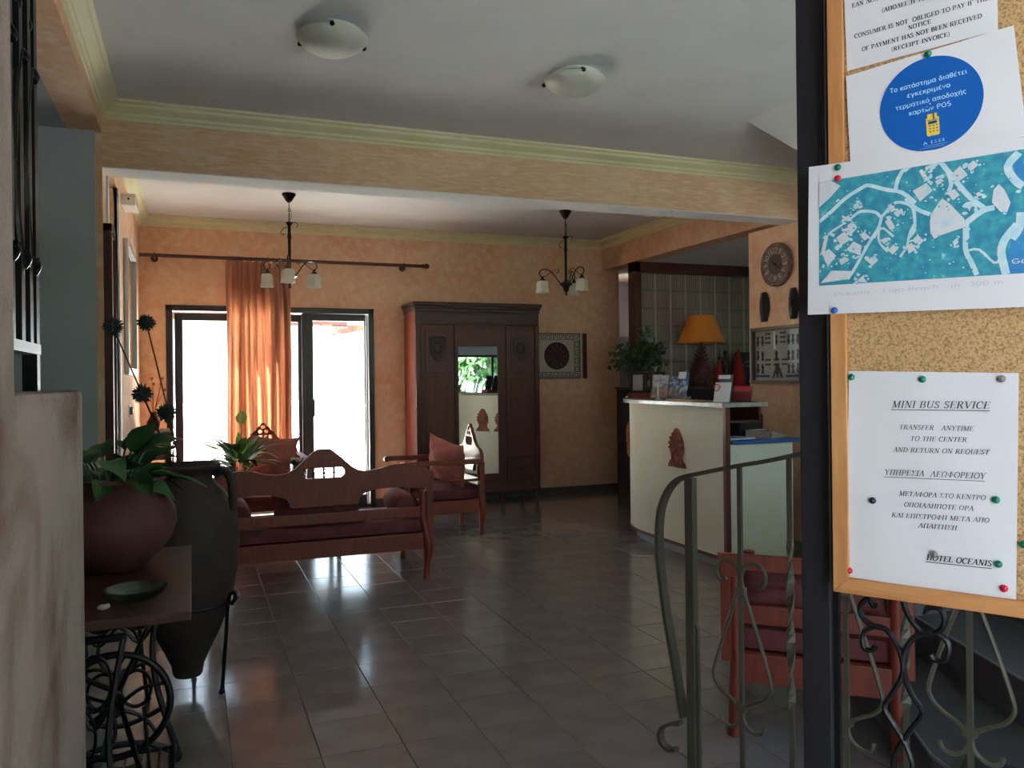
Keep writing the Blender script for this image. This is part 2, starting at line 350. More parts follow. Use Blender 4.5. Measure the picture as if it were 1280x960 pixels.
def text_mesh(body, p0, p1, h, shear=0.0, bold=0.0, spacing=1.0):
    """lettering laid between two points of a plane (x right, y up); h = cap height"""
    cu = bpy.data.curves.new('lettering', 'FONT'); cu.body = body; cu.size = h*1.38; cu.shear = shear; cu.offset = bold; cu.resolution_u = 2; cu.space_character = spacing
    me = _to_mesh(cu, 'lettering')
    if not me.vertices: return me
    xs = [v.co.x for v in me.vertices]; x0, x1 = min(xs), max(xs)
    a, b = Vector((p0[0], p0[1])), Vector((p1[0], p1[1])); L = (b-a).length; k = L/(x1-x0); ang = math.atan2(b.y-a.y, b.x-a.x)
    me.transform(Matrix.Translation((a.x, a.y, 0)) @ Matrix.Rotation(ang, 4, 'Z') @ Matrix.Diagonal((k, 1, 1, 1)) @ Matrix.Translation((-x0, 0, 0)))
    return me
def join_meshes(name, ms):
    bm = bmesh.new()
    for m_ in ms: bm.from_mesh(m_)
    me = bpy.data.meshes.new(name); bm.to_mesh(me); bm.free(); return me
XZ = Matrix.Rotation(PI/2, 4, 'X')      # plane x,y -> x,z ; +z (towards viewer) -> -y

# ================================================================== LETTERING: a small drawn stroke alphabet (roman capitals with serifs, round lower case)
def _arc(cx, cy, rx, ry, a0, a1, n=10):
    return [(cx+rx*math.cos(math.radians(a0+(a1-a0)*i/n)), cy+ry*math.sin(math.radians(a0+(a1-a0)*i/n))) for i in range(n+1)]
TK, TN = .135, .065
def _g(w, strokes, serifs=()): return (w, strokes, serifs)
_O = _arc(.40, .5, .33, .5, 0, 360, 20)
GL = {
 'A': _g(.76, [(TN, [(.07, 0), (.36, .98)]), (TK, [(.38, 1), (.68, 0)]), (TN, [(.17, .34), (.56, .34)])], [(.07, 0), (.68, 0)]),
 'B': _g(.70, [(TK, [(.16, 0), (.16, 1)]), (TN, [(.05, .97), (.36, .97)]), (TN, [(.16, .52), (.40, .52)]), (TN, [(.05, .03), (.38, .03)]), (TK*.9, _arc(.36, .75, .20, .22, -90, 90)), (TK*.9, _arc(.38, .27, .24, .24, -90, 90))]),
 'C': _g(.74, [(TK, _arc(.41, .5, .33, .48, 50, 310, 16)), (TN, [(.62, .86), (.64, .66)])]),
 'D': _g(.80, [(TK, [(.16, 0), (.16, 1)]), (TN, [(.05, .97), (.36, .97)]), (TN, [(.05, .03), (.36, .03)]), (TK, _arc(.34, .5, .37, .46, -90, 90, 12))]),
 'E': _g(.68, [(TK, [(.16, 0), (.16, 1)]), (TN, [(.05, .97), (.58, .97)]), (TN, [(.16, .52), (.44, .52)]), (TN, [(.05, .03), (.60, .03)]), (TN, [(.58, .98), (.58, .80)]), (TN, [(.60, .02), (.62, .22)]), (TN, [(.44, .42), (.44, .62)])]),
 'F': _g(.62, [(TK, [(.16, 0), (.16, 1)]), (TN, [(.05, .97), (.56, .97)]), (TN, [(.16, .50), (.42, .50)]), (TN, [(.56, .98), (.56, .78)])], [(.16, 0)]),
 'G': _g(.80, [(TK, _arc(.41, .5, .33, .48, 50, 310, 16)), (TK, [(.66, .05), (.66, .42)]), (TN, [(.50, .42), (.76, .42)])]),
 'H': _g(.82, [(TK, [(.16, 0), (.16, 1)]), (TK, [(.64, 0), (.64, 1)]), (TN, [(.16, .52), (.64, .52)])], [(.16, 0), (.16, 1), (.64, 0), (.64, 1)]),
 'I': _g(.36, [(TK, [(.17, 0), (.17, 1)])], [(.17, 0), (.17, 1)]),
 'K': _g(.80, [(TK, [(.16, 0), (.16, 1)]), (TN, [(.62, 1), (.20, .46)]), (TK, [(.32, .60), (.68, 0)])], [(.16, 0), (.16, 1), (.62, 1), (.68, 0)]),
 'L': _g(.66, [(TK, [(.16, 0), (.16, 1)]), (TN, [(.05, .03), (.58, .03)]), (TN, [(.58, .02), (.60, .24)])], [(.16, 1)]),
 'M': _g(.96, [(TN, [(.14, 0), (.14, 1)]), (TK, [(.15, 1), (.46, .04)]), (TN, [(.46, .04), (.78, 1)]), (TK, [(.79, 0), (.79, 1)])], [(.14, 0), (.12, 1), (.79, 0), (.81, 1)]),
 'N': _g(.82, [(TN, [(.15, 0), (.15, 1)]), (TK, [(.15, 1), (.65, .02)]), (TN, [(.66, 0), (.66, 1)])], [(.15, 0), (.10, 1), (.66, 1)]),
 'O': _g(.80, [(TK*.9, _O)]),
 'P': _g(.66, [(TK, [(.16, 0), (.16, 1)]), (TN, [(.05, .97), (.36, .97)]), (TN, [(.16, .46), (.36, .46)]), (TK*.9, _arc(.36, .715, .21, .255, -90, 90))], [(.16, 0)]),
 'Q': _g(.80, [(TK*.9, _O), (TN, [(.40, .10), (.72, -.14)])]),
 'R': _g(.76, [(TK, [(.16, 0), (.16, 1)]), (TN, [(.05, .97), (.36, .97)]), (TN, [(.16, .50), (.36, .50)]), (TK*.9, _arc(.36, .735, .20, .235, -90, 90)), (TK, [(.36, .50), (.66, 0)])], [(.16, 0), (.66, 0)]),
 'S': _g(.60, [(TK*.9, _arc(.29, .74, .19, .22, 40, 200, 10)+_arc(.30, .26, .20, .23, 70, -150, 14)), (TN, [(.46, .96), (.47, .74)]), (TN, [(.09, .04), (.08, .28)])]),
 'T': _g(.72, [(TK, [(.35, 0), (.35, 1)]), (TN, [(.06, .97), (.64, .97)]), (TN, [(.06, .98), (.05, .76)]), (TN, [(.64, .98), (.65, .76)])], [(.35, 0)]),
 'U': _g(.80, [(TK, [(.16, 1), (.16, .30)]), (TN, [(.66, 1), (.66, .30)]), (TK*.8, _arc(.41, .30, .25, .28, 180, 360))], [(.16, 1), (.66, 1)]),
 'V': _g(.76, [(TK, [(.08, 1), (.38, .02)]), (TN, [(.38, .02), (.68, 1)])], [(.08, 1), (.68, 1)]),
 'Y': _g(.74, [(TK, [(.08, 1), (.36, .48)]), (TN, [(.66, 1), (.36, .48)]), (TK, [(.36, 0), (.36, .50)])], [(.08, 1), (.66, 1), (.36, 0)]),
 'X': _g(.76, [(TK, [(.08, 1), (.68, 0)]), (TN, [(.66, 1), (.10, 0)])], [(.08, 1), (.66, 1), (.68, 0), (.10, 0)]),
 'Γ': _g(.62, [(TK, [(.16, 0), (.16, 1)]), (TN, [(.05, .97), (.58, .97)]), (TN, [(.58, .98), (.58, .76)])], [(.16, 0)]),
 'Δ': _g(.76, [(TN, [(.06, .02), (.37, .98)]), (TK, [(.38, 1), (.68, 0)]), (TN, [(.04, .03), (.72, .03)])]),
 'Θ': _g(.80, [(TK*.9, _O), (TN, [(.24, .5), (.56, .5)]), (TN, [(.24, .4), (.24, .6)]), (TN, [(.56, .4), (.56, .6)])]),
 'Λ': _g(.76, [(TN, [(.07, 0), (.36, .98)]), (TK, [(.38, 1), (.68, 0)])], [(.07, 0), (.68, 0)]),
 'Ξ': _g(.70, [(TN, [(.08, .95), (.60, .95)]), (TN, [(.16, .5), (.52, .5)]), (TN, [(.08, .05), (.60, .05)]), (TN, [(.08, .85), (.08, 1)]), (TN, [(.60, .85), (.60, 1)]), (TN, [(.08, 0), (.08, .15)]), (TN, [(.60, 0), (.60, .15)])]),
 'Π': _g(.84, [(TK, [(.16, 0), (.16, 1)]), (TK, [(.66, 0), (.66, 1)]), (TN, [(.05, .97), (.77, .97)])], [(.16, 0), (.66, 0)]),
 'Σ': _g(.70, [(TN, [(.08, .97), (.60, .97)]), (TK, [(.10, .96), (.36, .50)]), (TN, [(.36, .50), (.08, .03)]), (TN, [(.07, .03), (.62, .03)]), (TN, [(.60, .98), (.60, .78)]), (TN, [(.62, .02), (.63, .24)])]),
 'Φ': _g(.84, [(TK, [(.41, 0), (.41, 1)]), (TN*1.2, _arc(.41, .5, .34, .27, 0, 360, 18))], [(.41, 0), (.41, 1)]),
 'Ω': _g(.84, [(TK*.9, _arc(.41, .56, .31, .42, -58, 238, 18)), (TN*1.2, [(.58, .20), (.56, .04), (.74, .04), (.75, .16)]), (TN*1.2, [(.24, .20), (.26, .04), (.08, .04), (.07, .16)])]),
 '-': _g(.40, [(TN*1.3, [(.06, .38), (.32, .38)])]), '.': _g(.26, [(TK, [(.10, .0), (.10, .13)])]),
 '(': _g(.38, [(TN, _arc(.42, .42, .30, .66, 115, 245, 10))]), ')': _g(.38, [(TN, _arc(-.06, .42, .30, .66, 65, -65, 10))]), ' ': _g(.36, []),
}
for a_, b_ in zip('ΑΒΕΖΗΙΚΜΝΟΡΤΥΧ', 'ABEZHIKMNOPTYX'):
    if b_ in GL: GL[a_] = GL[b_]
# round sans lower case (x-height .70) for the sticker and the pencilled note
q = .11; _o = _arc(.27, .35, .21, .32, 0, 360, 16)
GS = {' ': _g(.30, []), 'ο': _g(.54, [(q, _o)]), 'o': _g(.54, [(q, _o)]), 'κ': _g(.50, [(q, [(.10, 0), (.10, .70)]), (q, [(.42, .70), (.12, .32)]), (q, [(.22, .42), (.45, 0)])]),
 'α': _g(.60, [(q, _o), (q, [(.50, .70), (.50, .10), (.57, 0)])]), 'σ': _g(.58, [(q, _o), (q, [(.27, .66), (.56, .66)])]), 'τ': _g(.50, [(q, [(.03, .65), (.45, .65)]), (q, [(.24, .65), (.24, .12), (.32, .03), (.40, .05)])]),
 'η': _g(.56, [(q, [(.10, 0), (.10, .70)]), (q, _arc(.28, .46, .18, .20, 180, 0)), (q, [(.46, .46), (.46, -.25)])]), 'μ': _g(.58, [(q, [(.10, .70), (.10, -.25)]), (q, _arc(.28, .22, .18, .19, 180, 360)), (q, [(.46, .70), (.46, .08), (.54, 0)])]),
 'δ': _g(.55, [(q, _arc(.27, .30, .20, .28, 0, 360, 16)), (q, [(.42, .92), (.22, .95), (.16, .84), (.40, .55), (.46, .36)])]), 'ι': _g(.28, [(q, [(.12, .70), (.12, .10), (.20, .02)])]),
 'θ': _g(.54, [(q, _arc(.27, .47, .19, .46, 0, 360, 16)), (q, [(.09, .48), (.45, .48)])]), 'ε': _g(.48, [(q, _arc(.27, .52, .16, .15, 40, 270, 10)), (q, _arc(.27, .19, .19, .17, 90, 320, 10))]),
 'γ': _g(.52, [(q, [(.05, .70), (.25, .05)]), (q, [(.45, .70), (.25, .05), (.22, -.25)])]), 'ρ': _g(.54, [(q, _o), (q, [(.07, .40), (.07, -.25)])]), 'ν': _g(.48, [(q, [(.05, .70), (.23, .02), (.43, .70)])]),
 'π': _g(.60, [(q, [(.03, .65), (.56, .65)]), (q, [(.16, .65), (.14, 0)]), (q, [(.42, .65), (.42, .08), (.50, 0)])]), 'χ': _g(.50, [(q, [(.05, .70), (.44, -.22)]), (q, [(.43, .70), (.06, -.22)])]),
 'ς': _g(.48, [(q, _arc(.28, .36, .20, .31, 50, 250, 10)+[(.36, .02), (.38, -.10), (.30, -.20)])]), 'ω': _g(.68, [(q, _arc(.20, .30, .13, .27, 130, 370, 10)), (q, _arc(.46, .30, .13, .27, 170, 410, 10))]),
 'Τ': _g(.60, [(q, [(.04, .95), (.54, .95)]), (q, [(.29, 0), (.29, .95)])]), 'P': _g(.60, [(q, [(.12, 0), (.12, 1)]), (q, [(.12, .95), (.34, .95)]+_arc(.34, .72, .18, .23, 90, -90)+[(.12, .49)])]), 'O': _g(.74, [(q, _arc(.36, .5, .28, .46, 0, 360, 18))]),
 'S': _g(.58, [(q, _arc(.28, .73, .18, .22, 40, 250, 10)+_arc(.28, .26, .20, .23, 75, -150, 12))]), 'Α': _g(.66, [(q*1.4, [(.06, 0), (.30, .95), (.56, 0)]), (q, [(.14, .32), (.48, .32)])]), 'Ε': _g(.55, [(q, [(.12, 0), (.12, 1)]), (q, [(.12, .95), (.48, .95)]), (q, [(.12, .5), (.42, .5)]), (q, [(.12, .05), (.48, .05)])]),
 'Σ': _g(.58, [(q, [(.50, .95), (.08, .95), (.32, .5), (.08, .05), (.50, .05)])]), '.': _g(.22, [(q, [(.08, .0), (.08, .12)])]),
 'c': _g(.46, [(q, _arc(.26, .35, .19, .31, 45, 315))]), 'e': _g(.50, [(q, _arc(.26, .35, .19, .31, 0, 310)), (q, [(.08, .36), (.44, .36)])]), 'a': _g(.54, [(q, _arc(.24, .30, .17, .27, 0, 360, 14)), (q, [(.42, .62), (.42, 0)])]), 'n': _g(.54, [(q, [(.10, 0), (.10, .68)]), (q, _arc(.27, .44, .17, .20, 180, 0)), (q, [(.44, .44), (.44, 0)])]),
 'i': _g(.24, [(q, [(.11, 0), (.11, .66)]), (q, [(.11, .84), (.11, .94)])]), 's': _g(.42, [(q, _arc(.20, .50, .12, .15, 40, 250, 8)+_arc(.20, .18, .14, .16, 75, -150, 8))]), '-': _g(.40, [(q, [(.06, .35), (.32, .35)])]), 'L': _g(.52, [(q, [(.12, 1), (.12, .04), (.46, .04)])]), 'g': _g(.54, [(q, _arc(.24, .37, .18, .28, 0, 360, 14)), (q, [(.43, .66), (.43, -.10), (.30, -.26), (.10, -.20)])]),
 'B': _g(.58, [(q, [(.12, 0), (.12, 1)]), (q, [(.12, .95), (.3, .95)]+_arc(.30, .75, .16, .20, 90, -90)+[(.12, .55)]), (q, [(.30, .55)]+_arc(.30, .30, .20, .25, 90, -90)+[(.12, .05)])]), 'h': _g(.54, [(q, [(.10, 0), (.10, 1)]), (q, _arc(.27, .44, .17, .20, 180, 0)), (q, [(.44, .44), (.44, 0)])]), '3': _g(.52, [(q, _arc(.24, .73, .17, .22, 130, -80, 10)+_arc(.24, .27, .20, .24, 80, -140, 10))]), '0': _g(.54, [(q, _arc(.26, .5, .19, .46, 0, 360, 16))]),
 'm': _g(.84, [(q, [(.10, 0), (.10, .68)]), (q, _arc(.26, .46, .16, .18, 180, 0)), (q, [(.42, .46), (.42, 0)]), (q, _arc(.58, .46, .16, .18, 180, 0)), (q, [(.74, .46), (.74, 0)])]), 'G': _g(.76, [(q, _arc(.40, .5, .30, .45, 45, 340, 16)+[(.68, .46), (.44, .46)])]), 'l': _g(.24, [(q, [(.11, 0), (.11, 1)])]),
}
GS.update({'1': _g(.34, [(q, [(.06, .78), (.18, .98), (.18, 0)])]), '2': _g(.52, [(q, _arc(.25, .73, .18, .22, 170, -30, 10)+[(.06, .04), (.46, .04)])]), '4': _g(.54, [(q, [(.36, 0), (.36, .98), (.05, .28), (.48, .28)])]), '5': _g(.52, [(q, [(.42, .95), (.12, .95), (.10, .55)]+_arc(.24, .31, .20, .27, 110, -140, 12))]),
 '6': _g(.52, [(q, _arc(.26, .30, .18, .27, 0, 360, 14)), (q, [(.38, .96), (.16, .62), (.08, .32)])]), '7': _g(.50, [(q, [(.05, .95), (.44, .95), (.18, 0)])]), '8': _g(.52, [(q, _arc(.26, .74, .15, .21, 0, 360, 14)), (q, _arc(.26, .27, .19, .25, 0, 360, 14))]), '9': _g(.52, [(q, _arc(.26, .68, .18, .27, 0, 360, 14)), (q, [(.44, .66), (.34, .30), (.14, .02)])])})
_acc = [(.08, [(.26, .86), (.34, 1.02)])]
for a_, b_ in zip('άέόήώ', 'αεοηω'): GS[a_] = (GS[b_][0], GS[b_][1]+_acc, ())
def draw_text(body, p0, p1, h, serif=True, shear=0.0, bold=1.0):
    """strokes as flat ribbons between p0 and p1 on the baseline, cap height h; returns a mesh in the xy plane"""
    G = GL if serif else GS; quads = []; x = 0.0
    def ribbon(pts, w_, closed=False):
        n = len(pts)
        if n > 2 and (Vector(pts[0])-Vector(pts[-1])).length < 1e-4: closed = True; pts = pts[:-1]; n -= 1
        L, R = [], []
        for i in range(n):
            a = Vector(pts[(i-1) % n] if (closed or i) else pts[0]); b = Vector(pts[(i+1) % n] if (closed or i < n-1) else pts[-1]); d_ = (b-a).normalized(); nn = Vector((-d_.y, d_.x))
            ww = w_*(.55+.45*abs(d_.y)) if serif else w_
            L.append(Vector(pts[i])+nn*ww/2); R.append(Vector(pts[i])-nn*ww/2)
        for i in range(n if closed else n-1):
            j = (i+1) % n; quads.append([L[i].copy(), R[i].copy(), R[j].copy(), L[j].copy()])
    for ch in body:
        if ch not in G: continue
        w_, st, sf = G[ch]; k0 = len(quads)
        for (tw, pts) in st: ribbon(list(pts), tw*bold)
        for (sx_, sy_2) in sf:
            yy = .022 if sy_2 < .5 else .978; quads.append([Vector((sx_-.13, yy-.028)), Vector((sx_+.13, yy-.028)), Vector((sx_+.13, yy+.028)), Vector((sx_-.13, yy+.028))])
        for q_ in quads[k0:]:
            for v in q_: v.x += x
        x += w_+.05
    a, b = Vector(p0[:2]), Vector(p1[:2]); sx_ = (b-a).length/max(x-.10, .1); ang = math.atan2(b.y-a.y, b.x-a.x); ca, sa = math.cos(ang), math.sin(ang)
    bm = bmesh.new()
    for q_ in quads:
        vs_ = []
        for v in q_:
            X = v.x*sx_+shear*v.y*h; Y = v.y*h; vs_.append(bm.verts.new((a.x+X*ca-Y*sa, a.y+X*sa+Y*ca, 0)))
        bm.faces.new(vs_)
    bmesh.ops.recalc_face_normals(bm, faces=bm.faces)
    me = bpy.data.meshes.new('lettering'); bm.to_mesh(me); bm.free(); return me

# ================================================================== STRUCTURE
YB, XL, XR, ZC = 8.70, -0.47, 4.58, 2.98
fl = struct('floor', MB().bb(-3.2, 7.5, -0.3, 9.8, -0.15, -0.010), 'grout')
# tiles: 30 cm grid
tile_me = MB().bb(-0.1485, 0.1485, -0.1485, 0.1485, -0.011, 0.0).mesh('tile', bevel=0.0012); tile_me.materials.append(M['tile'])
cells = []
cy_, sy_ = math.cos(yaw), math.sin(yaw)
for i in range(-12, 26):
    for j in range(-11, 23):
        x = 0.118+0.3*i+0.15; y = 2.98+0.3*j+0.15
        if x > 7.3 or y < -0.15 or y > 9.6 or x < -3.1: continue
        zc = x*sy_+y*cy_
        if zc > 2.3 and abs((x*cy_-y*sy_)/zc) < 0.70 and x > -0.3 and not (x > 3.5 and y > 4.7) and not (x > 2.05 and y < 2.6 and x > 2.0) and y < 8.6: cells.append((zc, x, y))
        else: cells.append((99+zc, x, y))
cells.sort()
near, rest = [c_ for c_ in cells if c_[0] < 90][:300], []
ns = set((c_[1], c_[2]) for c_ in near); rest = [c_ for c_ in cells if (c_[1], c_[2]) not in ns]
for k, (zc, x, y) in enumerate(near):
    t = bpy.data.objects.new('tile', tile_me); COL.objects.link(t); t.parent = fl; t.location = (x, y, random.uniform(-0.0006, 0.0004))
mb = MB()
for zc, x, y in rest: mb.bb(x-.1485, x+.1485, y-.1485, y+.1485, -0.011, -0.0002)
o = struct('tile_field', mb, 'tile', fl); o['kind'] = 'stuff'

# back wall with the glass door opening
DX0, DX1, DZ = -0.234, 1.82, 2.115
mb = MB().bb(-1.9, DX0, YB, YB+.18, 0, ZC).bb(DX1, 4.81, YB, YB+.18, 0, ZC).bb(DX0, DX1, YB, YB+.18, DZ, ZC)
wall_back = struct('wall_back', mb, 'peach')
struct('baseboard_back', MB().bb(DX1, 4.81, YB-.012, YB, 0, 0.08), 'baseboard')
# left wall, header and pier
mb = MB().bb(XL-.18, XL, 6.25, YB, 0, ZC).bb(XL-.18, XL, 5.25, 5.52, 0, ZC).bb(XL-.18, XL, 5.52, 6.25, 2.70, ZC)
wall_left = struct('wall_left', mb, 'peach')
struct('wall_left_header', MB().bb(XL-.18, XL, -.28, 5.25, 2.80, ZC), 'peach')
struct('wall_passage', MB().bb(-1.9, -1.75, 5.25, YB, 0, ZC), 'white_wall')
struct('wall_stairwell_back', MB().bb(-3.2, XL-.035, 5.225, 5.24, 0, 2.80), 'white_wall')
struct('wall_stairwell_left', MB().bb(-3.35, -3.2, -.28, 5.40, 0, 2.95), 'white_wall')
struct('ceiling_stairwell', MB().bb(-3.2, XL-.18, -.28, 5.25, 2.80, 2.95), 'white_wall')
# ceilings
struct('ceiling', MB().bb(XL-.18, 7.5, -.28, 5.25, ZC, ZC+.12), 'ceiling')
struct('ceiling_back', MB().bb(-1.9, XR, 5.25, YB+.18, ZC, ZC+.12), 'ceiling')
struct('ceiling_reception', MB().bb(XR+.2, 7.5, 5.25, 9.8, 2.64, ZC+.12), 'ceiling')
# beams
beam = struct('trim_beam', MB().bb(XL-.0, XR+.2, 5.25, 5.48, 2.606, ZC), 'peach_beam')
struct('soffit', MB().bb(XL, XR+.2, 5.25, 5.48, 2.600, 2.606), 'ceiling', beam, label='pale underside of the beam')  # thin slab in the ceiling colour, paler than the peach beam
struct('trim_reception_beam', MB().bb(XR, XR+.2, 5.48, YB, 2.64, ZC).bb(4.58, 4.8, YB, 9.7, 2.64, ZC), 'peach')
pier = struct('wall_pillar', MB().bb(XR, XR+.2, 4.95, 5.93, 0, 2.606), 'peach')
# cornices
def cornice(name, a, b_, n):
    """coved moulding from a to b under the ceiling; n = direction out of the wall"""
    a, b_ = Vector(a), Vector(b_); n = Vector(n)
    prof = [(0, 0), (0.095, 0), (0.095, -0.014), (0.078, -0.020), (0.074, -0.036), (0.052, -0.052), (0.030, -0.062), (0.026, -0.078), (0.014, -0.084), (0.012, -0.100), (0, -0.100)]
    mb = MB(); A = [mb.bm.verts.new(a+n*p+Vector((0, 0, q))) for p, q in prof]; B = [mb.bm.verts.new(b_+n*p+Vector((0, 0, q))) for p, q in prof]
    k = len(prof)
    for i in range(k): mb.bm.faces.new((A[i], A[(i+1) % k], B[(i+1) % k], B[i]))
    mb.bm.faces.new(A); mb.bm.faces.new(B[::-1])
    return struct(name, mb, 'cornice')
cornice('trim_cornice_beam', (XL, 5.25, ZC), (XR+.2, 5.25, ZC), (0, -1, 0))
cornice('trim_cornice_left', (XL, -.28, ZC), (XL, 5.25, ZC), (1, 0, 0))
cornice('trim_cornice_back', (XL, YB, ZC), (XR, YB, ZC), (0, -1, 0))
cornice('trim_cornice_right', (XR, 5.48, ZC), (XR, YB, ZC), (-1, 0, 0))
cornice('trim_cornice_wall', (XL, 5.48, ZC), (XL, YB, ZC), (1, 0, 0))
# front wall behind the viewer: entrance and two windows
FY0, FY1 = -.28, -.10
mb = MB().bb(-3.2, .25, FY0, FY1, 0, ZC).bb(.25, 1.52, FY0, FY1, 2.30, ZC).bb(1.52, 2.0, FY0, FY1, 0, ZC).bb(2.0, 4.5, FY0, FY1, 0, .8).bb(2.0, 4.5, FY0, FY1, 2.6, ZC)
mb.bb(4.5, 5.0, FY0, FY1, 0, ZC).bb(5.0, 7.1, FY0, FY1, 0, .8).bb(5.0, 7.1, FY0, FY1, 1.87, ZC).bb(7.1, 7.5, FY0, FY1, 0, ZC)
struct('wall_front', mb, 'white_wall')
struct('ceiling_sky_blocker', MB().bb(-2.2, 2.1, -3.0, -.28, 2.65, 2.8), 'ceiling')  # unseen slab added to cut sky light above the entrance
struct('wall_corridor', MB().bb(4.6, 4.8, YB+.18, 9.7, 0, 1.8).bb(4.6, 4.8, YB+.18, 9.05, 1.8, 2.64).bb(4.6, 4.8, 9.25, 9.7, 1.8, 2.64).bb(4.6, 4.8, 8.95, 9.45, 2.5, 2.64), 'white_wall')  # high opening added to let daylight into the corridor
struct('wall_right', MB().bb(7.5, 7.65, -.28, 9.8, 0, ZC+.12), 'white_wall')
struct('wall_reception_far', MB().bb(4.6, 7.5, 9.7, 9.85, 0, 2.64), 'white_wall')
struct('trim_dado', MB().bb(4.6, 7.5, 9.68, 9.70, 0, 1.86).bb(4.6, 7.5, 9.675, 9.70, 1.86, 1.90), mat('grey_dado', (0.20, 0.20, 0.21), .7))
for n_, (x0, x1, z1) in enumerate(((2.0, 4.5, 2.6), (5.0, 7.1, 1.87))):  # first window is unseen, added and enlarged for more front light
    f_ = struct('window_%d' % (n_+1), MB().bb(x0, x0+.05, -.22, -.16, .8, z1).bb(x1-.05, x1, -.22, -.16, .8, z1).bb(x0, x1, -.22, -.16, .8, .85).bb(x0, x1, -.22, -.16, z1-.05, z1).bb((x0+x1)/2-.025, (x0+x1)/2+.025, -.22, -.16, .8, z1), 'dark_frame')
    struct('pane', MB().bb(x0+.05, (x0+x1)/2-.025, -.192, -.188, .85, z1-.05), 'glass', f_)
    struct('pane', MB().bb((x0+x1)/2+.025, x1-.05, -.192, -.188, .85, z1-.05), 'glass', f_)
# underside of the stair that comes through the ceiling
struct('trim_stair_soffit', MB().poly([(3.32, ZC), (5.6, ZC-.87), (5.6, ZC-.70), (3.78, ZC)], 1.2, 'y', 3.1), 'ceiling')

# whitewashed parapet and end pier of the entrance
struct('wall_parapet', MB().bb(-.42, -.246, 1.40, 2.21, 0, 1.335), 'rough_white', bevel=0.012)
struct('wall_entrance_pier', MB().bb(-.42, -.246, -.1, 1.40, 0, 2.80), 'rough_white')

# ------------------------------------------------------------------ sliding glass door in the back wall
dr = struct('door_1', MB().bb(DX0, DX0+.06, YB-.015, YB+.12, 0, DZ).bb(DX1-.055, DX1, YB-.015, YB+.12, 0, DZ).bb(DX0, DX1, YB-.015, YB+.12, DZ-.055, DZ).bb(DX0, DX1, YB, YB+.12, 0, .03), 'dark_frame', bevel=.003)
def sash(x0, x1, y0, top, label=None, st=.075):
    s_ = struct('sash', MB().bb(x0, x0+st, y0, y0+.04, .03, top).bb(x1-st, x1, y0, y0+.04, .03, top).bb(x0+st, x1-st, y0, y0+.04, top-.075, top).bb(x0+st, x1-st, y0, y0+.04, .03, .13), 'dark_frame', dr, bevel=.003)
    struct('pane', MB().bb(x0+st, x1-st, y0+.018, y0+.022, .13, top-.075), 'glass', s_)
    return s_
s1 = sash(DX0+.075, 1.115, YB+.075, DZ-.07)
s2 = sash(1.07, DX1-.065, YB+.02, DZ-.058, st=.03)
struct('stile', MB().bb(1.10, 1.185, YB+.015, YB+.065, .03, DZ-.055), 'dark_frame', dr, bevel=.004)
struct('door_handle', MB().bb(1.175, 1.195, YB-.02, YB+.015, .98, 1.16), 'dark_frame', dr, bevel=.004)
struct('track_seal', MB().bb(DX1-.085, DX1-.062, YB-.008, YB+.02, .03, DZ-.06), 'white_frame', dr, label='pale seal strip of the right jamb')
struct('track_seal', MB().bb(DX0+.062, DX0+.070, YB-.006, YB+.02, .03, DZ-.06), 'white_frame', dr, label='pale seal strip of the left jamb')

# ------------------------------------------------------------------ outside, back: sunlit patio
struct('floor_patio', MB().bb(-30, 34, YB+.18, 60, -.2, -.03), 'stone')
pg = thing('pergola', 'pinkish timber pergola over the patio beyond the glass door', 'pergola', (0, 11.3, -.03))
obj('crossbeam', MB().bb(-1.4, .95, -.06, .06, 2.19, 2.36), 'pergola', pg, bevel=.01)
obj('crossbeam', MB().bb(1.15, 2.35, 1.94, 2.06, 2.26, 2.44).poly([(2.10, 2.10), (2.10, 2.28), (2.62, 2.28), (2.62, 2.20)], .12, 'y', 1.94), 'pergola', pg)
for x in (-1.3, ): obj('post', MB().bb(x-.05, x+.05, -.05, .05, 0, 2.19), 'pergola', pg)
obj('post', MB().bb(1.30, 1.40, 1.95, 2.05, 0, 2.26), 'pergola', pg)
pc = thing('patio_chair', 'pale wire patio chair with a looped back, seen washed out through the door', 'chair', (0.20, 10.4, -.03), .5)
wire = mat('white_wire', (.7, .7, .7), .4)
mb = MB().tube(smooth_loop([(-.2, .2, .42), (-.22, .24, .8), (0, .26, 1.0), (.22, .24, .8), (.2, .2, .42)], 5, False), .008, 6)
for x in (-.1, 0, .1): mb.tube([(x, .2, .42), (x, .25, .96)], .004, 5)
obj('backrest', mb, wire, pc)
obj('seat', MB().lathe([(.001, .40), (.22, .40), (.23, .41), (.22, .42), (.001, .42)], seg=20, cap=False), wire, pc)
for a in (45, 135, 225, 315): obj('leg', MB().tube([(.15*math.cos(math.radians(a)), .15*math.sin(math.radians(a)), .40), (.24*math.cos(math.radians(a)), .24*math.sin(math.radians(a)), 0)], .009, 6), wire, pc)
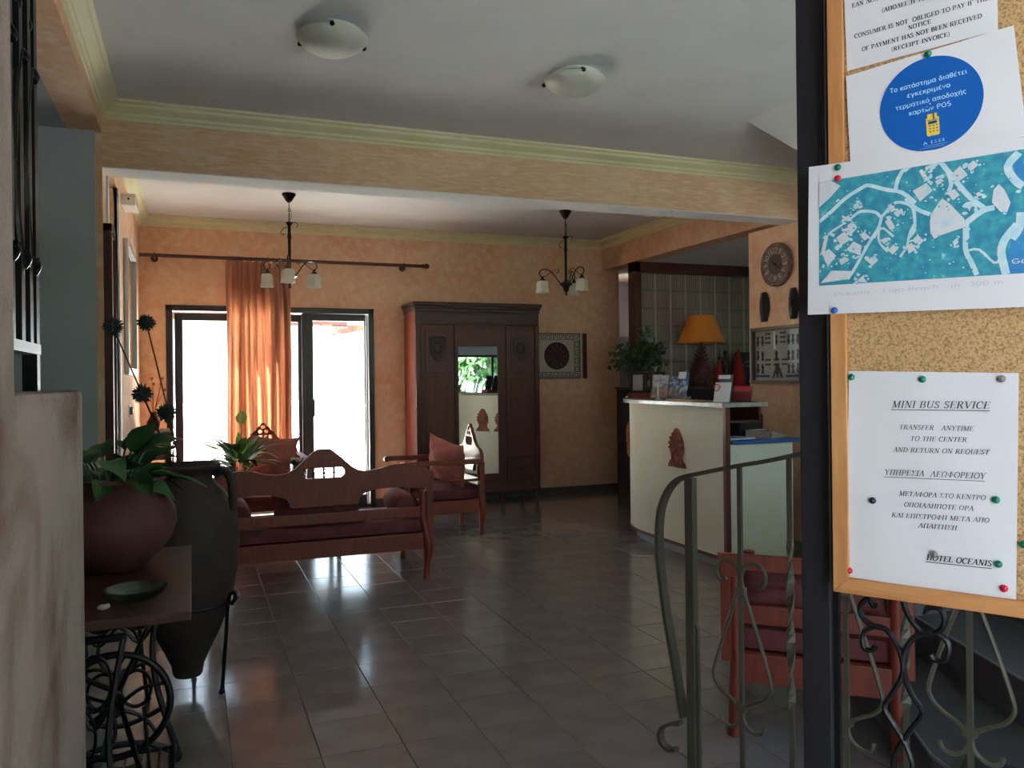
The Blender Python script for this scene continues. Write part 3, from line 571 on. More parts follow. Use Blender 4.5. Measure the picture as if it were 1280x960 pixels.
# outside, front: ground and shrubs (seen only in the wardrobe mirror) and an added light blocker
struct('floor_garden', MB().bb(-30, 34, -60, -.28, -.2, -.03), 'grass')
crown = MB()
for _ in range(900):
    v = Vector((random.gauss(0, 1), random.gauss(0, 1), random.gauss(0, 1))).normalized()*random.uniform(.55, 1)
    v = Vector((v.x, v.y, v.z*1.1))
    t_ = Vector((random.gauss(0, 1), random.gauss(0, 1), random.gauss(0, 1))).normalized()*.14; s_ = v.cross(t_).normalized()*.07
    crown.quad(v-t_, v+s_, v+t_, v-s_)
crown_me = crown.mesh('crown'); crown_me.materials.append(M['tree_leaf'])
hg = thing('light_blocker', 'dark leafy block added unseen behind the viewer to cut entrance light', 'light_blocker', (.3, -3.6, -.03))  # unseen leafy block added to keep sky light off the pots
obj('core', MB().bb(0, 2.4, 0, .6, 0, 2.5), mat('blocker_core', (.012, .03, .01), .9), hg)
mb = MB()
for _ in range(900):
    c_ = Vector((random.uniform(0, 2.4), .62, random.uniform(0, 2.5))); t_ = Vector((random.gauss(0, 1), random.gauss(0, .4), random.gauss(0, 1))).normalized()*.06; s_ = t_.cross(Vector((.2*random.gauss(0, 1), 1, .3))).normalized()*.03
    mb.quad(c_-t_, c_+s_, c_+t_, c_-s_)
q = obj('leaves', mb, 'leaf', hg); q['kind'] = 'stuff'
trunk_me = MB().cyl((0, 0, 0), (0, 0, 1.2), .10, .07, 10).mesh('trunk'); trunk_me.materials.append(M['stem'])
for i, (x, y, r_) in enumerate(((2.6, -5.0, 1.3), (5.6, -4.4, 1.4), (8.6, -4.6, 1.4), (12.2, -6.0, 1.9), (6.8, -9.5, 2.4))):
    t = thing('garden_tree', 'leafy green tree outside the front window, seen in the wardrobe mirror' if i == 1 else 'leafy green tree of the front garden behind the viewer', 'tree', (x, y, -.03), i, 'trees in the front garden')
    c1 = bpy.data.objects.new('crown', crown_me); COL.objects.link(c1); c1.parent = t; c1.location = (0, 0, 1.0+r_*.62); c1.scale = (r_, r_, r_*.9)
    c2 = bpy.data.objects.new('trunk', trunk_me); COL.objects.link(c2); c2.parent = t

# ------------------------------------------------------------------ glass block partition
gp = thing('glass_block_partition', 'partition of ribbed glass blocks in a dark red wooden frame behind the reception', 'partition', (4.66, 8.0, 0))
blk = MB().bb(-.094, .094, -.04, .04, -.094, .094).mesh('glass_block', bevel=.008); blk.materials.append(M['block'])
NX, NZ = 9, 12
for i in range(NX):
    for j in range(NZ):
        b_ = bpy.data.objects.new('glass_block', blk); COL.objects.link(b_); b_.parent = gp; b_.location = (.105+.2*i, 0, .225+.2*j)
mb = MB()
for i in range(NX+1): mb.bb(.2*i-.0045, .2*i+.0045+.01, -.043, .030, .12, 2.53)
obj('upright_joints', mb, mat('pale_mortar', (.40, .36, .28), .5), gp)
mb = MB()
for j in range(NZ+1): mb.bb(0, .2*NX+.01, -.030, .030, .120+.2*j, .130+.2*j)
obj('bed_joints', mb, mat('grey_mortar', (.16, .15, .13), .8), gp)
obj('frame', MB().bb(-.085, 0, -.09, .06, 0, 2.62).bb(-.085, .2*NX+.08, -.09, .06, 2.52, 2.638).bb(.2*NX+.01, .2*NX+.08, -.09, .06, 0, 2.52).bb(0, .2*NX, -.06, .05, 0, .12), 'wood_dark', gp, bevel=.006)

# ================================================================== WARDROBE
wd = thing('mirror_wardrobe', 'tall dark wooden wardrobe with a mirror door against the back wall', 'wardrobe', (2.15, 8.20, 0))
W_, D_, H_ = 1.385, .47, 2.17
obj('carcass', MB().bb(.02, W_-.02, .03, D_, .20, 2.05), 'wood_dark', wd, bevel=.004)
obj('side_panel', MB().bb(-.0, .02, .0, D_, .16, 2.06), 'wood_redv', wd, label='left side panel in lighter wood for the door light on it')  # lighter wood than the right side imitates light from the glass door
obj('side_moulding', MB().bb(-.008, .0, .0, D_, 1.02, 1.05), 'wood_redv', wd)
obj('side_panel', MB().bb(W_-.02, W_, .0, D_, .16, 2.06), 'wood_dark', wd)
obj('cornice', MB().bb(-.008, W_+.008, -.012, D_, 2.06, 2.095).bb(-.018, W_+.018, -.022, D_, 2.095, 2.125).bb(-.032, W_+.032, -.036, D_, 2.125, 2.16), 'wood_darkh', wd, bevel=.008)
obj('frieze', MB().bb(.0, W_, -.004, .03, 1.93, 2.06).bb(.06, W_-.06, -.012, 0, 1.955, 2.035), 'wood_darkh', wd, bevel=.004)
for x0, x1 in ((.0, .05), (W_-.05, W_)): obj('corner_post', MB().bb(x0, x1, -.012, .03, .06, 1.93), 'wood_dark', wd, bevel=.006)
def shield(cx, z0, s=1.0):
    pts = [(-.09, .17), (-.05, .185), (0, .175), (.05, .185), (.09, .17), (.095, .08), (.075, 0), (.03, -.06), (0, -.085), (-.03, -.06), (-.075, 0), (-.095, .08)]
    me = curve_mesh('carving', [[(x*s, y*s) for x, y in pts]], .012, .004); me.transform(Matrix.Translation((cx, -.008, z0)) @ XZ); return me
for k, (x0, x1) in enumerate(((.05, .42), (1.0, W_-.05))):
    d_ = obj('door', MB().bb(x0+.004, x1-.004, 0, .028, .52, 1.92), 'wood_dark', wd, bevel=.003)
    obj('door_panel', MB().bb(x0+.05, x1-.05, -.008, .0, .60, 1.36).bb(x0+.05, x1-.05, -.008, .0, 1.42, 1.88), 'wood_dark', d_, bevel=.005)
    obj('carving', shield((x0+x1)/2, 1.62), 'carving', d_)
    obj('carving', MB().sph(((x0+x1)/2, -.012, 1.68), .05, 12, (1, .35, 1.2)), 'carving', d_, smooth=True)
md = obj('mirror_door', MB().bb(.424, .46, 0, .028, .28, 1.92).bb(.91, .996, 0, .028, .28, 1.92).bb(.46, .91, 0, .028, 1.70, 1.92).bb(.46, .91, 0, .028, .28, .34), 'wood_dark', wd)
obj('mirror_plate', MB().bb(.45, .915, .006, .016, .33, 1.71), 'mirror', md, label='tall bevelled mirror')
obj('mirror_bead', MB().bb(.452, .460, -.004, .006, .33, 1.71).bb(.905, .913, -.004, .006, .33, 1.71).bb(.452, .913, -.004, .006, 1.70, 1.708), 'carving', md)
for k, (x0, x1) in enumerate(((.05, .42), (1.0, W_-.05))):
    q = obj('drawer', MB().bb(x0+.004, x1-.004, -.004, .028, .24, .50), 'wood_darkh', wd, bevel=.004)
    obj('knob', MB().lathe([(.002, 0), (.012, .002), (.016, .014), (.008, .022), (.001, .023)], seg=10).xf(Matrix.Translation(((x0+x1)/2, -.004, .38)) @ Matrix.Rotation(PI/2, 4, 'X')), 'brass', q, smooth=True)
obj('plinth_rail', MB().bb(.0, W_, 0, .03, .14, .24), 'wood_darkh', wd, bevel=.004)
for x, y in ((.03, .0), (W_-.03, .0), (.03, D_-.05), (W_-.03, D_-.05), (1.04, 0.24)): obj('leg', MB().cyl((x, y+.02, 0), (x, y+.02, .16), .016, .03, 8), 'wood_dark', wd)

# ================================================================== SETTEE FAMILY
def settee(name, label, cat, W, loc, rz, crest='bench', D=.68, cush='cushion', group=None):
    t = thing(name, label, cat, loc, rz, group)
    h = W/2
    if crest == 'bench':
        half = [(0, .911), (.045, .908), (.09, .872), (.125, .842), (.14, .826), (.18, .79), (.225, .763), (.275, .754), (.37, .764), (.435, .785), (.53, .790), (.62, .778), (.69, .755), (.73, .715), (.738, .68), (.725, .645), (.69, .619), (.645, .614), (.58, .622), (.52, .631), (.435, .634), (.34, .630), (.275, .612), (.235, .592), (.222, .562), (.215, .537), (0, .537)]
        win = [(-.135, .742), (-.112, .722), (.112, .722), (.135, .742), (.135, .765), (.118, .786), (-.118, .786), (-.135, .765)]; bal = (-.065, 0, .065); wz = (.722, .786)
    else:
        half = [(0, .955), (.018, .948), (.03, .925), (.055, .915), (.07, .885), (.10, .865), (.12, .83), (.16, .79), (.21, .762), (.27, .745), (.31, .715), (.325, .67), (.31, .62), (.27, .60), (.18, .61), (.12, .59), (.10, .54), (0, .535)]
        win = [(-.085, .785), (-.070, .765), (.070, .765), (.085, .785), (.085, .825), (.070, .838), (-.070, .838), (-.085, .825)]; bal = (-.045, 0, .045); wz = (.765, .838)
    if crest == 'plain':
        half = [(0, .682), (.34, .682), (.34, .622), (0, .622)]; bal = (); D = .60
    loop = half + [(-x, z) for x, z in half[::-1] if x > 1e-6]
    holes = [win] if crest != 'plain' else []
    if crest == 'chair': holes += [[(.02*math.cos(a)+cx, .018*math.sin(a)+cz) for a in [k*PI/5 for k in range(10)]] for cx, cz in ((0, .915), (-.028, .872), (.028, .872))]
    me = curve_mesh('back_panel', [loop]+holes, .030, .004); me.transform(Matrix.Translation((0, 0.0, 0)) @ XZ); obj('back_panel', me, 'wood_red', t)
    for x in bal: obj('baluster', MB().lathe([(.006, wz[0]-.002), (.010, wz[0]+.008), (.006, wz[0]+.018), (.012, (wz[0]+wz[1])/2), (.006, wz[1]-.018), (.010, wz[1]-.008), (.006, wz[1]+.002)], (x, 0, 0), 8), 'wood_redv', t, smooth=True)
    if crest == 'bench':
        # raised leaf carving on the crest
        obj('crest_carving', MB().sph((0, .014, .845), .04, 12, (1.3, .3, .8)).sph((-.07, .013, .825), .022, 10, (1.2, .4, .8)).sph((.07, .013, .825), .022, 10, (1.2, .4, .8)), 'wood_red', t, smooth=True)
    obj('back_slat', MB().bb(-h+.06, h-.06, -.012, .012, .425, .495), 'wood_red', t, bevel=.004)
    fr = MB().bb(-h+.06, h-.06, -.016, .016, .205, .315).bb(-h+.06, h-.06, D-.03, D, .205, .315).bb(-h+.055, -h+.085, 0, D, .205, .315).bb(h-.085, h-.055, 0, D, .205, .315).bb(-h+.07, h-.07, 0, D, .29, .31)
    obj('seat_frame', fr, 'wood_red', t, bevel=.004)
    for s in (-1, 1):
        # rear leg: sabre S-curve carried up to the arm
        x = s*(h-.075)
        pts = smooth_loop([(x, 0, .60), (x-s*.006, 0, .45), (x+s*.012, -.006, .33), (x+s*.030, -.012, .22), (x+s*.018, -.004, .10), (x+s*.014, .0, .03), (x+s*.02, -.004, 0)], 3, False)
        if crest == 'plain': pts = [(x, 0, .60), (x, 0, .30), (x+s*.006, -.004, 0)]
        rr = [.026+.012*(crest != 'plain')*math.exp(-((p[2]-.24)/.08)**2)-.006*math.exp(-((p[2]-.07)/.06)**2)+.004*(p[2] < .02) for p in pts]
        obj('leg', MB().tube(pts, rr, 10), 'wood_redv', t, smooth=True)
        y = D-.03; x = s*(h-.065)
        pts = smooth_loop([(x, y, .58), (x, y, .33), (x+s*.012, y+.018, .22), (x+s*.004, y+.006, .09), (x+s*.008, y+.02, .015), (x+s*.008, y+.022, 0)], 3, False)
        rr = [.024+.012*math.exp(-((p[2]-.24)/.07)**2)-.007*math.exp(-((p[2]-.08)/.06)**2) for p in pts]
        obj('leg', MB().tube(pts, rr, 10), 'wood_redv', t, smooth=True)
        if crest == 'plain':
            obj('back_post', MB().bb(s*(h-.05)-.03, s*(h-.05)+.03, -.02, .02, .28, .66), 'wood_redv', t, bevel=.005); continue
        x = s*(h-.035)
        obj('armrest', MB().bb(x-.032, x+.032, -.01, D+.02, .625, .665).cyl((x-.032, D+.015, .640), (x+.032, D+.015, .640), .026, seg=14), 'wood_red', t, bevel=.006)
        obj('arm_rail', MB().bb(x-.012, x+.012, 0, D-.02, .475, .495), 'wood_red', t, bevel=.004)
        obj('arm_post', MB().bb(x-.022, x+.022, -.02, .025, .30, .64), 'wood_redv', t, bevel=.005)
    c = MB().bb(-h+.09, h-.09, .02, D-.01, .316, .405)
    obj('seat_cushion', c, cush, t, smooth=True, bevel=.03)
    return t
settee('wooden_bench', 'carved wooden two-seat bench seen from behind in front of the glass door', 'bench', 1.48, (.79, 5.38, 0), 0)
settee('wooden_armchair', 'carved wooden armchair facing left in front of the wardrobe', 'armchair', .68, (2.32, 6.96, 0), PI/2, 'chair', group=None)
settee('wooden_armchair', 'carved wooden armchair by the curtain facing the viewer', 'armchair', .70, (.63, 8.17, 0), PI, 'chair')
# right-hand armchair seen side-on behind the railing: its seat runs along (.726,-.687)
settee('wooden_chair', 'red-cushioned wooden chair with a straight back rail behind the stair railing', 'chair', .70, (2.10, 2.37, 0), math.atan2(-.687, .726), 'plain')
def pillow(name, label, w_, h_, d_, loc, rot, m='pillow', group=None, cat='cushion', pinch=.75):
    seed = w_*31+loc[0]*7
    def f(side):
        def g(u, v):
            x = (u-.5)*2; y = (v-.5)*2
            e = (1-abs(x)**2.6)*(1-abs(y)**2.6); k = 1-.15*(1-abs(x)**2)*(abs(y)**3); k2 = 1-.15*(1-abs(y)**2)*(abs(x)**3)
            wr = .010*math.sin(9*x+5*y+seed)*math.sin(7*y-3*x)+.006*math.sin(17*x*y+seed*2)+.008*math.sin(6*x-11*y+seed)
            return (x*w_/2*k2, side*(d_/2*max(e, 0)**pinch+wr*max(e, 0)), y*h_/2*k)
        return g
    mb = MB().grid(f(1), 22, 22).grid(f(-1), 22, 22)
    o = obj(name, mb, m, smooth=True, loc=loc, rot=rot); return tag(o, label, cat, group)
def bolster(label, r_, L, loc, rz, m='cushion'):
    prof = [(.001, -L/2), (r_*.25, -L/2-.004), (r_*.8, -L/2+.004), (r_, -L/2+.03), (r_*1.02, 0), (r_, L/2-.03), (r_*.8, L/2-.004), (r_*.25, L/2+.004), (.001, L/2)]
    mb = MB().lathe(prof, seg=24, cap=False).xf(Matrix.Rotation(PI/2, 4, 'X')).xf(Matrix.Translation((0, 0, r_)))
    o = obj('bolster', mb, m, smooth=True, loc=loc, rot=(0, 0, rz)); return tag(o, label, 'cushion')
# bench cushions
pillow('back_cushion', 'long dusty red back cushion lying along the bench back', .64, .30, .13, (.76, 5.50, .535), (-.10, 0, 0), 'cushion')
bolster('round red bolster at the right end of the bench', .085, .40, (1.36, 5.66, .405), 0)
bolster('round red bolster at the left end of the bench', .085, .40, (.26, 5.66, .405), 0)
pillow('throw_pillow', 'crumpled rose pillow propped in the right armchair', .46, .44, .20, (2.10, 6.96, .62), (-.20, -.22, PI/2+.45))
pillow('throw_pillow', 'large rose pillow on the armchair by the curtain', .46, .44, .15, (.70, 7.98, .63), (.16, .10, 0))
bolster('rose bolster on the front of the right armchair seat', .085, .34, (1.74, 6.96, .405), 0)
pillow('back_cushion', 'dusty red back cushion of the chair behind the stair railing', .58, .24, .12, (2.155, 2.445, .535), (0, 0, math.atan2(-.687, .726)), 'cushion')

# ================================================================== CEILING LIGHTS
def bowl_light(loc, label, a0):
    t = thing('ceiling_light', label, 'ceiling light', loc, 0)
    obj('base', MB().lathe([(.001, 0), (.135, 0), (.135, -.018), (.001, -.018)], seg=32, cap=False), 'plastic_w', t, smooth=True)
    prof = [(.165, -.030), (.158, -.046), (.135, -.072), (.10, -.092), (.06, -.104), (.02, -.108), (.001, -.108), (.001, -.104), (.06, -.100), (.10, -.088), (.13, -.068), (.152, -.044), (.158, -.030)]
    obj('glass_bowl', MB().lathe(prof, seg=40, cap=False), 'frost', t, smooth=True)
    for k in range(3):
        a = math.radians(a0+120*k); c, s = math.cos(a), math.sin(a)
        obj('clip', MB().cyl((.15*c, .15*s, -.018), (.172*c, .172*s, -.034), .006, seg=8).sph((.172*c, .172*s, -.036), .012, 10).cyl((.12*c, .12*s, -.012), (.155*c, .155*s, -.020), .006, seg=6), 'clip', t)
bowl_light((.625, 3.84, ZC), 'frosted glass bowl ceiling light, left and larger of the two', -99)
bowl_light((1.93, 3.95, ZC), 'frosted glass bowl ceiling light, right one of the two', -100)

# ================================================================== CHANDELIERS
def chandelier(loc, label, angs):
    t = thing('chandelier', label, 'chandelier', loc)
    z = lambda q: q-ZC
    obj('canopy', MB().lathe([(.001, 0), (.058, 0), (.060, -.012), (.046, -.030), (.030, -.060), (.012, -.078), (.001, -.080)], seg=20, cap=False), 'brass', t, smooth=True)
    mb = MB().cyl((0, 0, -.075), (0, 0, -.12), .004, seg=6)
    for k in range(7):
        zc_ = -.125-.021*k; pts = [(.008*math.cos(a)*(k % 2), .008*math.cos(a)*((k+1) % 2), zc_+.014*math.sin(a)) for a in [i*PI/4 for i in range(8)]]
        mb.tube(pts, .0028, 5, closed=True)
    obj('chain', mb, 'brass', t)
    obj('wire', MB().tube([(.004, 0, -.11), (.022, .004, -.16), (.018, 0, -.20), (0, 0, -.255)], .002, 5), 'brass', t)
    obj('stem', MB().lathe([(.001, z(2.735)), (.028, z(2.732)), (.024, z(2.715)), (.012, z(2.70)), (.013, z(2.64)), (.018, z(2.60)), (.013, z(2.58)), (.013, z(2.31)), (.02, z(2.30)), (.02, z(2.285))], seg=14, cap=False), 'brass', t, smooth=True)
    for s in (1, -1):
        obj('scroll', MB().tube(smooth_loop([(s*.012, 0, z(2.72)), (s*.05, 0, z(2.735)), (s*.075, 0, z(2.71)), (s*.06, 0, z(2.69))] if s > 0 else [(-.012, 0, z(2.69)), (-.05, 0, z(2.675)), (-.07, 0, z(2.64)), (-.055, 0, z(2.62)), (-.04, 0, z(2.63))], 4, False), .003, 6), 'brass', t)
    obj('hub', MB().lathe([(.001, z(2.29)), (.030, z(2.288)), (.060, z(2.272)), (.066, z(2.262)), (.045, z(2.250)), (.028, z(2.225)), (.026, z(2.205)), (.012, z(2.190)), (.006, z(2.180)), (.011, z(2.172)), (.009, z(2.160)), (.001, z(2.155))], seg=20, cap=False), 'brass', t, smooth=True)
    for a in angs:
        a = math.radians(a); c, s = math.cos(a), math.sin(a)
        P = [(.05, 2.27), (.085, 2.31), (.13, 2.37), (.18, 2.405), (.235, 2.405), (.262, 2.375), (.25, 2.345), (.232, 2.325)]
        arm = obj('arm', MB().tube(smooth_loop([(r*c, r*s, z(q)) for r, q in P], 4, False), .0055, 7), 'brass', t, smooth=True)
        Q = [(.235, 2.332), (.20, 2.345), (.155, 2.375), (.115, 2.405), (.085, 2.412), (.068, 2.392), (.082, 2.376), (.098, 2.386)]
        obj('scroll', MB().tube(smooth_loop([(r*c, r*s, z(q)) for r, q in Q], 4, False), .0035, 6), 'brass', arm, smooth=True)
        obj('socket', MB().lathe([(.001, .03), (.008, .03), (.012, .015), (.026, -.008), (.028, -.016), (.001, -.016)], (.232*c, .232*s, z(2.312)), 14, cap=False), 'brass', t, smooth=True)
        sh = MB().lathe([(.020, -.0), (.040, -.008), (.046, -.03), (.046, -.075), (.050, -.112), (.0535, -.120), (.049, -.116), (.043, -.075), (.043, -.03), (.036, -.012), (.018, -.004)], (0, 0, 0), 24, cap=False, sq=.75)
        obj('glass_shade', sh, 'frost', t, smooth=True, loc=(.232*c, .232*s, z(2.300)), rot=(0, 0, a+.4), label='square frosted glass shade')
    return t
chandelier((.80, 7.30, ZC), 'dark bronze three-arm chandelier in front of the curtain', (20, 140, 260))
chandelier((3.40, 7.20, ZC), 'dark bronze three-arm chandelier hanging to the right above the wall panel', (45, 165, 285))

# ================================================================== CURTAIN AND ROD
rod = thing('curtain_rod', 'long dark wooden curtain rod above the glass door', 'curtain rod', (-.46, 8.60, 2.585))
obj('pole', MB().cyl((0, 0, 0), (2.80, 0, 0), .017, seg=14), 'wood_dark', rod, smooth=True)
obj('finial', MB().lathe([(.001, 0), (.02, .0), (.024, .012), (.016, .02), (.030, .045), (.022, .07), (.001, .08)], seg=14, cap=False).xf(Matrix.Translation((2.80, 0, 0)) @ Matrix.Rotation(PI/2, 4, 'Y')), 'wood_dark', rod, smooth=True)
for x in (.13, 2.60): obj('bracket', MB().cyl((x, 0, 0), (x, .1, -.02), .013, seg=10).cyl((x, .085, -.02), (x, .10, -.02), .035, seg=14).tube([(x, .024*math.cos(a), .024*math.sin(a)) for a in [k*PI/6 for k in range(12)]], .005, 6, closed=True), 'wood_dark', rod)
for k in range(15):
    x = .80+.018*k if k < 9 else .97+.055*(k-8)
    obj('ring', MB().tube([(x, .026*math.cos(a), .026*math.sin(a)-.006) for a in [q*PI/7 for q in range(14)]], .0045, 6, closed=True), 'wood_dark', rod)
cx0, cx1 = .315, .955
def cfold(u, v):
    z = 2.545-2.50*v; n = 7
    fold = math.sin(u*n*2*PI+1.2*math.sin(3*v+u*4))+.35*math.sin(u*n*4.3*PI+2)
    amp = .020+.028*min(1, v*2.2); top = 1 if v > .02 else .5
    x = cx0+(cx1-cx0)*(u*(1-.05*(1-v))+.012*math.sin(7*u+5*v))+.012*math.sin(u*n*2*PI+.9)*(.4+v)
    y = 8.60-.035+fold*amp*top*1.25-.02*math.sin(3*u+2*v)
    return (x, y, z+(.012*abs(math.sin(u*n*PI)) if v < .01 else 0))
cu_ = obj('curtain', MB().grid(cfold, 150, 30), 'curtain', smooth=True)
tag(cu_, 'gathered salmon and orange curtain hanging over the glass door', 'curtain')

# ================================================================== WALL PANEL with key border
wp = thing('wall_panel', 'square wall hanging with a black key border and dark round rosette beside the wardrobe', 'wall hanging', (3.665, YB-.004, 1.345))
PW, PH = .70, .535
obj('board', MB().bb(0, PW, -.018, 0, 0, PH), 'greige', wp)
mb = MB(); B_ = .072; QS = .605
def meander(mb, ox, oz, dx, dz, L, n, flip):
    """greek key strokes inside a strip along (dx,dz)"""
    c = L/n; px, pz = -dz*flip, dx*flip
    for i in range(n):
        for (a, b, p, q) in ((.06, .14, .1, .9), (.14, .72, .82, .9), (.64, .72, .28, .9), (.30, .72, .28, .36), (.30, .38, .36, .62), (.14, .94, .1, .18), (.86, .94, .1, .6)):
            x0 = ox+dx*c*(i+a)+px*B_*p; x1 = ox+dx*c*(i+b)+px*B_*q; z0 = oz+dz*c*(i+a)+pz*B_*p; z1 = oz+dz*c*(i+b)+pz*B_*q
            mb.bb(min(x0, x1), max(x0, x1), -.0205, -.018, min(z0, z1), max(z0, z1))
meander(mb, 0, 0, 1, 0, QS, 6, 1); meander(mb, 0, PH, 1, 0, QS, 6, -1)
meander(mb, 0, B_, 0, 1, PH-2*B_, 4, -1); meander(mb, QS, B_, 0, 1, PH-2*B_, 4, 1)
for x0, x1, z0, z1 in ((0, QS, 0, .005), (0, QS, PH-.005, PH), (0, .005, 0, PH), (QS-.005, QS, 0, PH), (B_, QS-B_, B_, B_+.006), (B_, QS-B_, PH-B_-.006, PH-B_), (B_, B_+.006, B_, PH-B_), (QS-B_-.006, QS-B_, B_, PH-B_)): mb.bb(x0, x1, -.0206, -.018, z0, z1)
obj('key_border', mb, 'blk_paint', wp)
obj('red_band', MB().bb(PW-.062, PW-.006, -.0206, -.018, 0, PH), 'maroon', wp)
rc = (QS/2, PH/2)
obj('rosette', MB().cyl((rc[0], -.018, rc[1]), (rc[0], -.022, rc[1]), .160, seg=40), 'blk_paint', wp)
mb = MB()
for k in range(12):
    a = k*PI/6; R_ = lambda r, b: (rc[0]+r*math.cos(a+b), -.0235, rc[1]+r*math.sin(a+b))
    mb.quad(R_(.045, -.10), R_(.13, -.13), R_(.145, 0), R_(.045, .10)); mb.quad(R_(.145, 0), R_(.13, .13), R_(.045, .10), R_(.10, 0))
obj('petals', mb, 'maroon', wp)

# ================================================================== THINGS ALONG THE LEFT WALL
wf = thing('wall_frame', 'tall dark brown frame seen edge-on at the left, behind the thistles', 'frame', (XL, 5.26, .62))
obj('frame', MB().bb(0, .045, 0, .05, 0, 1.66).bb(0, .045, .24, .26, 0, 1.60).bb(0, .045, 0, .26, 1.62, 1.66).bb(0, .045, 0, .26, 0, .04), 'wood_dark', wf)
obj('lit_inner_edge', MB().bb(0, .012, .05, .24, .04, 1.60), 'pine', wf, label='inner edge coloured orange for the light inside the frame')  # orange pine colour stands in for light inside the frame
pm = thing('wall_mirror', 'narrow silver-framed mirror seen edge-on on the left wall', 'mirror', (XL, 6.75, 1.42))
obj('frame', MB().bb(0, .035, 0, .05, 0, 1.02).bb(0, .035, .95, 1.0, 0, 1.02).bb(0, .035, .05, .95, 0, .05).bb(0, .035, .05, .95, .97, 1.02), 'silver', pm, bevel=.006)
obj('plate', MB().bb(0, .015, .05, .95, .05, .97), 'mirror', pm)
el = thing('emergency_light', 'small white emergency light box high on the left wall', 'lamp', (XL, 6.60, 2.66))
obj('body', MB().bb(0, .10, 0, .30, 0, .085), 'plastic_w', el, bevel=.01)
obj('lens', MB().bb(.10, .104, .02, .28, .01, .055), 'frost', el)
obj('indicator', MB().cyl((.05, -.002, .045), (.05, .002, .045), .008, seg=10), 'ebony', el)
dj = struct('trim_white_jamb', MB().bb(XL-.02, XL+.012, 6.25, 6.31, 0, 2.70).bb(XL-.02, XL+.012, 5.46, 5.52, 0, 2.70), 'white_frame')
sw = thing('wall_switch', 'black switch on the white-lit left wall under the mirror', 'switch', (XL, 7.12, 1.08))
obj('plate', MB().bb(0, .008, 0, .09, 0, .10), 'white_frame', sw); obj('rocker', MB().bb(.008, .03, .03, .06, .02, .08), 'ebony', sw)
cs = thing('side_console', 'small reddish wooden console at the left wall by the glass door', 'console', (XL+.01, 7.45, 0))
obj('top', MB().bb(0, .30, 0, .75, .90, .93), 'wood_red', cs, bevel=.006)
obj('body', MB().bb(.01, .28, .03, .72, .70, .90), 'wood_red', cs)
for y in (.2, .55):
    q = obj('drawer', MB().bb(.28, .29, y-.14, y+.14, .73, .87), 'wood_red', cs, bevel=.003); obj('knob', MB().sph((.30, y, .80), .012, 10), 'brass', q, smooth=True)
for x in (.03, .26):
    for y in (.06, .69): obj('leg', MB().cyl((x, y, 0), (x, y, .70), .016, .022, 8), 'wood_redv', cs)
vs_ = thing('branch_vase', 'small vase with orange dried branches on the side console', 'vase', (XL+.15, 7.85, .93))
obj('vase', MB().lathe([(.03, 0), (.05, .03), (.055, .07), (.03, .12), (.022, .15), (.028, .165), (.02, .165), (.02, .13)], seg=18, cap=False), 'terracotta', vs_, smooth=True)
mb = MB()
for k in range(6):
    a = k*1.1; tip = Vector((.03+.10*math.cos(a)*.7, .10*math.sin(a), .36+.05*(k % 3)))
    mb.tube(smooth_loop([(0, 0, .14), (tip.x*.4, tip.y*.4, .25), tuple(tip)], 3, False), .003, 5); mb.sph(tip, .013, 8)
obj('branches', mb, mat('orange_dried', (.45, .12, .04), .8), vs_)

# ================================================================== COFFEE TABLE, LILY, FLOWER JAR
ct = thing('coffee_table', 'low reddish wooden coffee table between the bench and the armchairs', 'table', (.72, 6.85, 0))
obj('top', MB().bb(-.50, .45, -.28, .28, .43, .46), 'wood_red', ct, bevel=.006)
obj('apron', MB().bb(-.44, .39, -.22, .22, .36, .43), 'wood_red', ct)
for x in (-.42, .37):
    for y in (-.2, .2): obj('leg', MB().cyl((x, y, 0), (x, y, .38), .018, .026, 10), 'wood_redv', ct)
def leaf_mesh(name, L, w_, m, droop=.5, cup=.25, nu=8, tipk=1.6, wave=0):
    def f(u, v):
        wd_ = w_*(math.sin(PI*min(1, u**.72))**.85)*(1-u**4*.2); y = (v-.5)*wd_
        return (L*u*(1-.15*droop*u), y, -droop*L*u*u*.6+cup*abs(v-.5)*wd_+wave*math.sin(9*u)*(v-.5)*wd_)
    me = MB().grid(f, nu, 4).mesh(name, True); me.materials.append(M[m]); return me
def put_leaf(me, parent, base, az, el, sc=1.0, name='leaf', roll=0):
    o = bpy.data.objects.new(name, me); COL.objects.link(o); o.parent = parent
    o.matrix_local = Matrix.Translation(base) @ Matrix.Rotation(az, 4, 'Z') @ Matrix.Rotation(-el, 4, 'Y') @ Matrix.Rotation(roll, 4, 'X') @ Matrix.Scale(sc, 4); return o
lily = thing('peace_lily', 'potted peace lily with one green-white bloom on the coffee table', 'plant', (.34, 6.78, .46))
obj('pot', MB().lathe([(.001, 0), (.075, 0), (.10, .14), (.112, .15), (.112, .175), (.098, .175), (.094, .15), (.001, .15)], seg=24, cap=False), 'terracotta', lily, smooth=True)
obj('soil', MB().cyl((0, 0, .145), (0, 0, .155), .093, seg=20), 'soil', lily)
lm = [leaf_mesh('leaf', .30, .085, 'leaf_pale', .5), leaf_mesh('leaf', .26, .075, 'leaf', .8), leaf_mesh('leaf', .32, .08, 'leaf_pale', .25)]
R2 = random.Random(4)
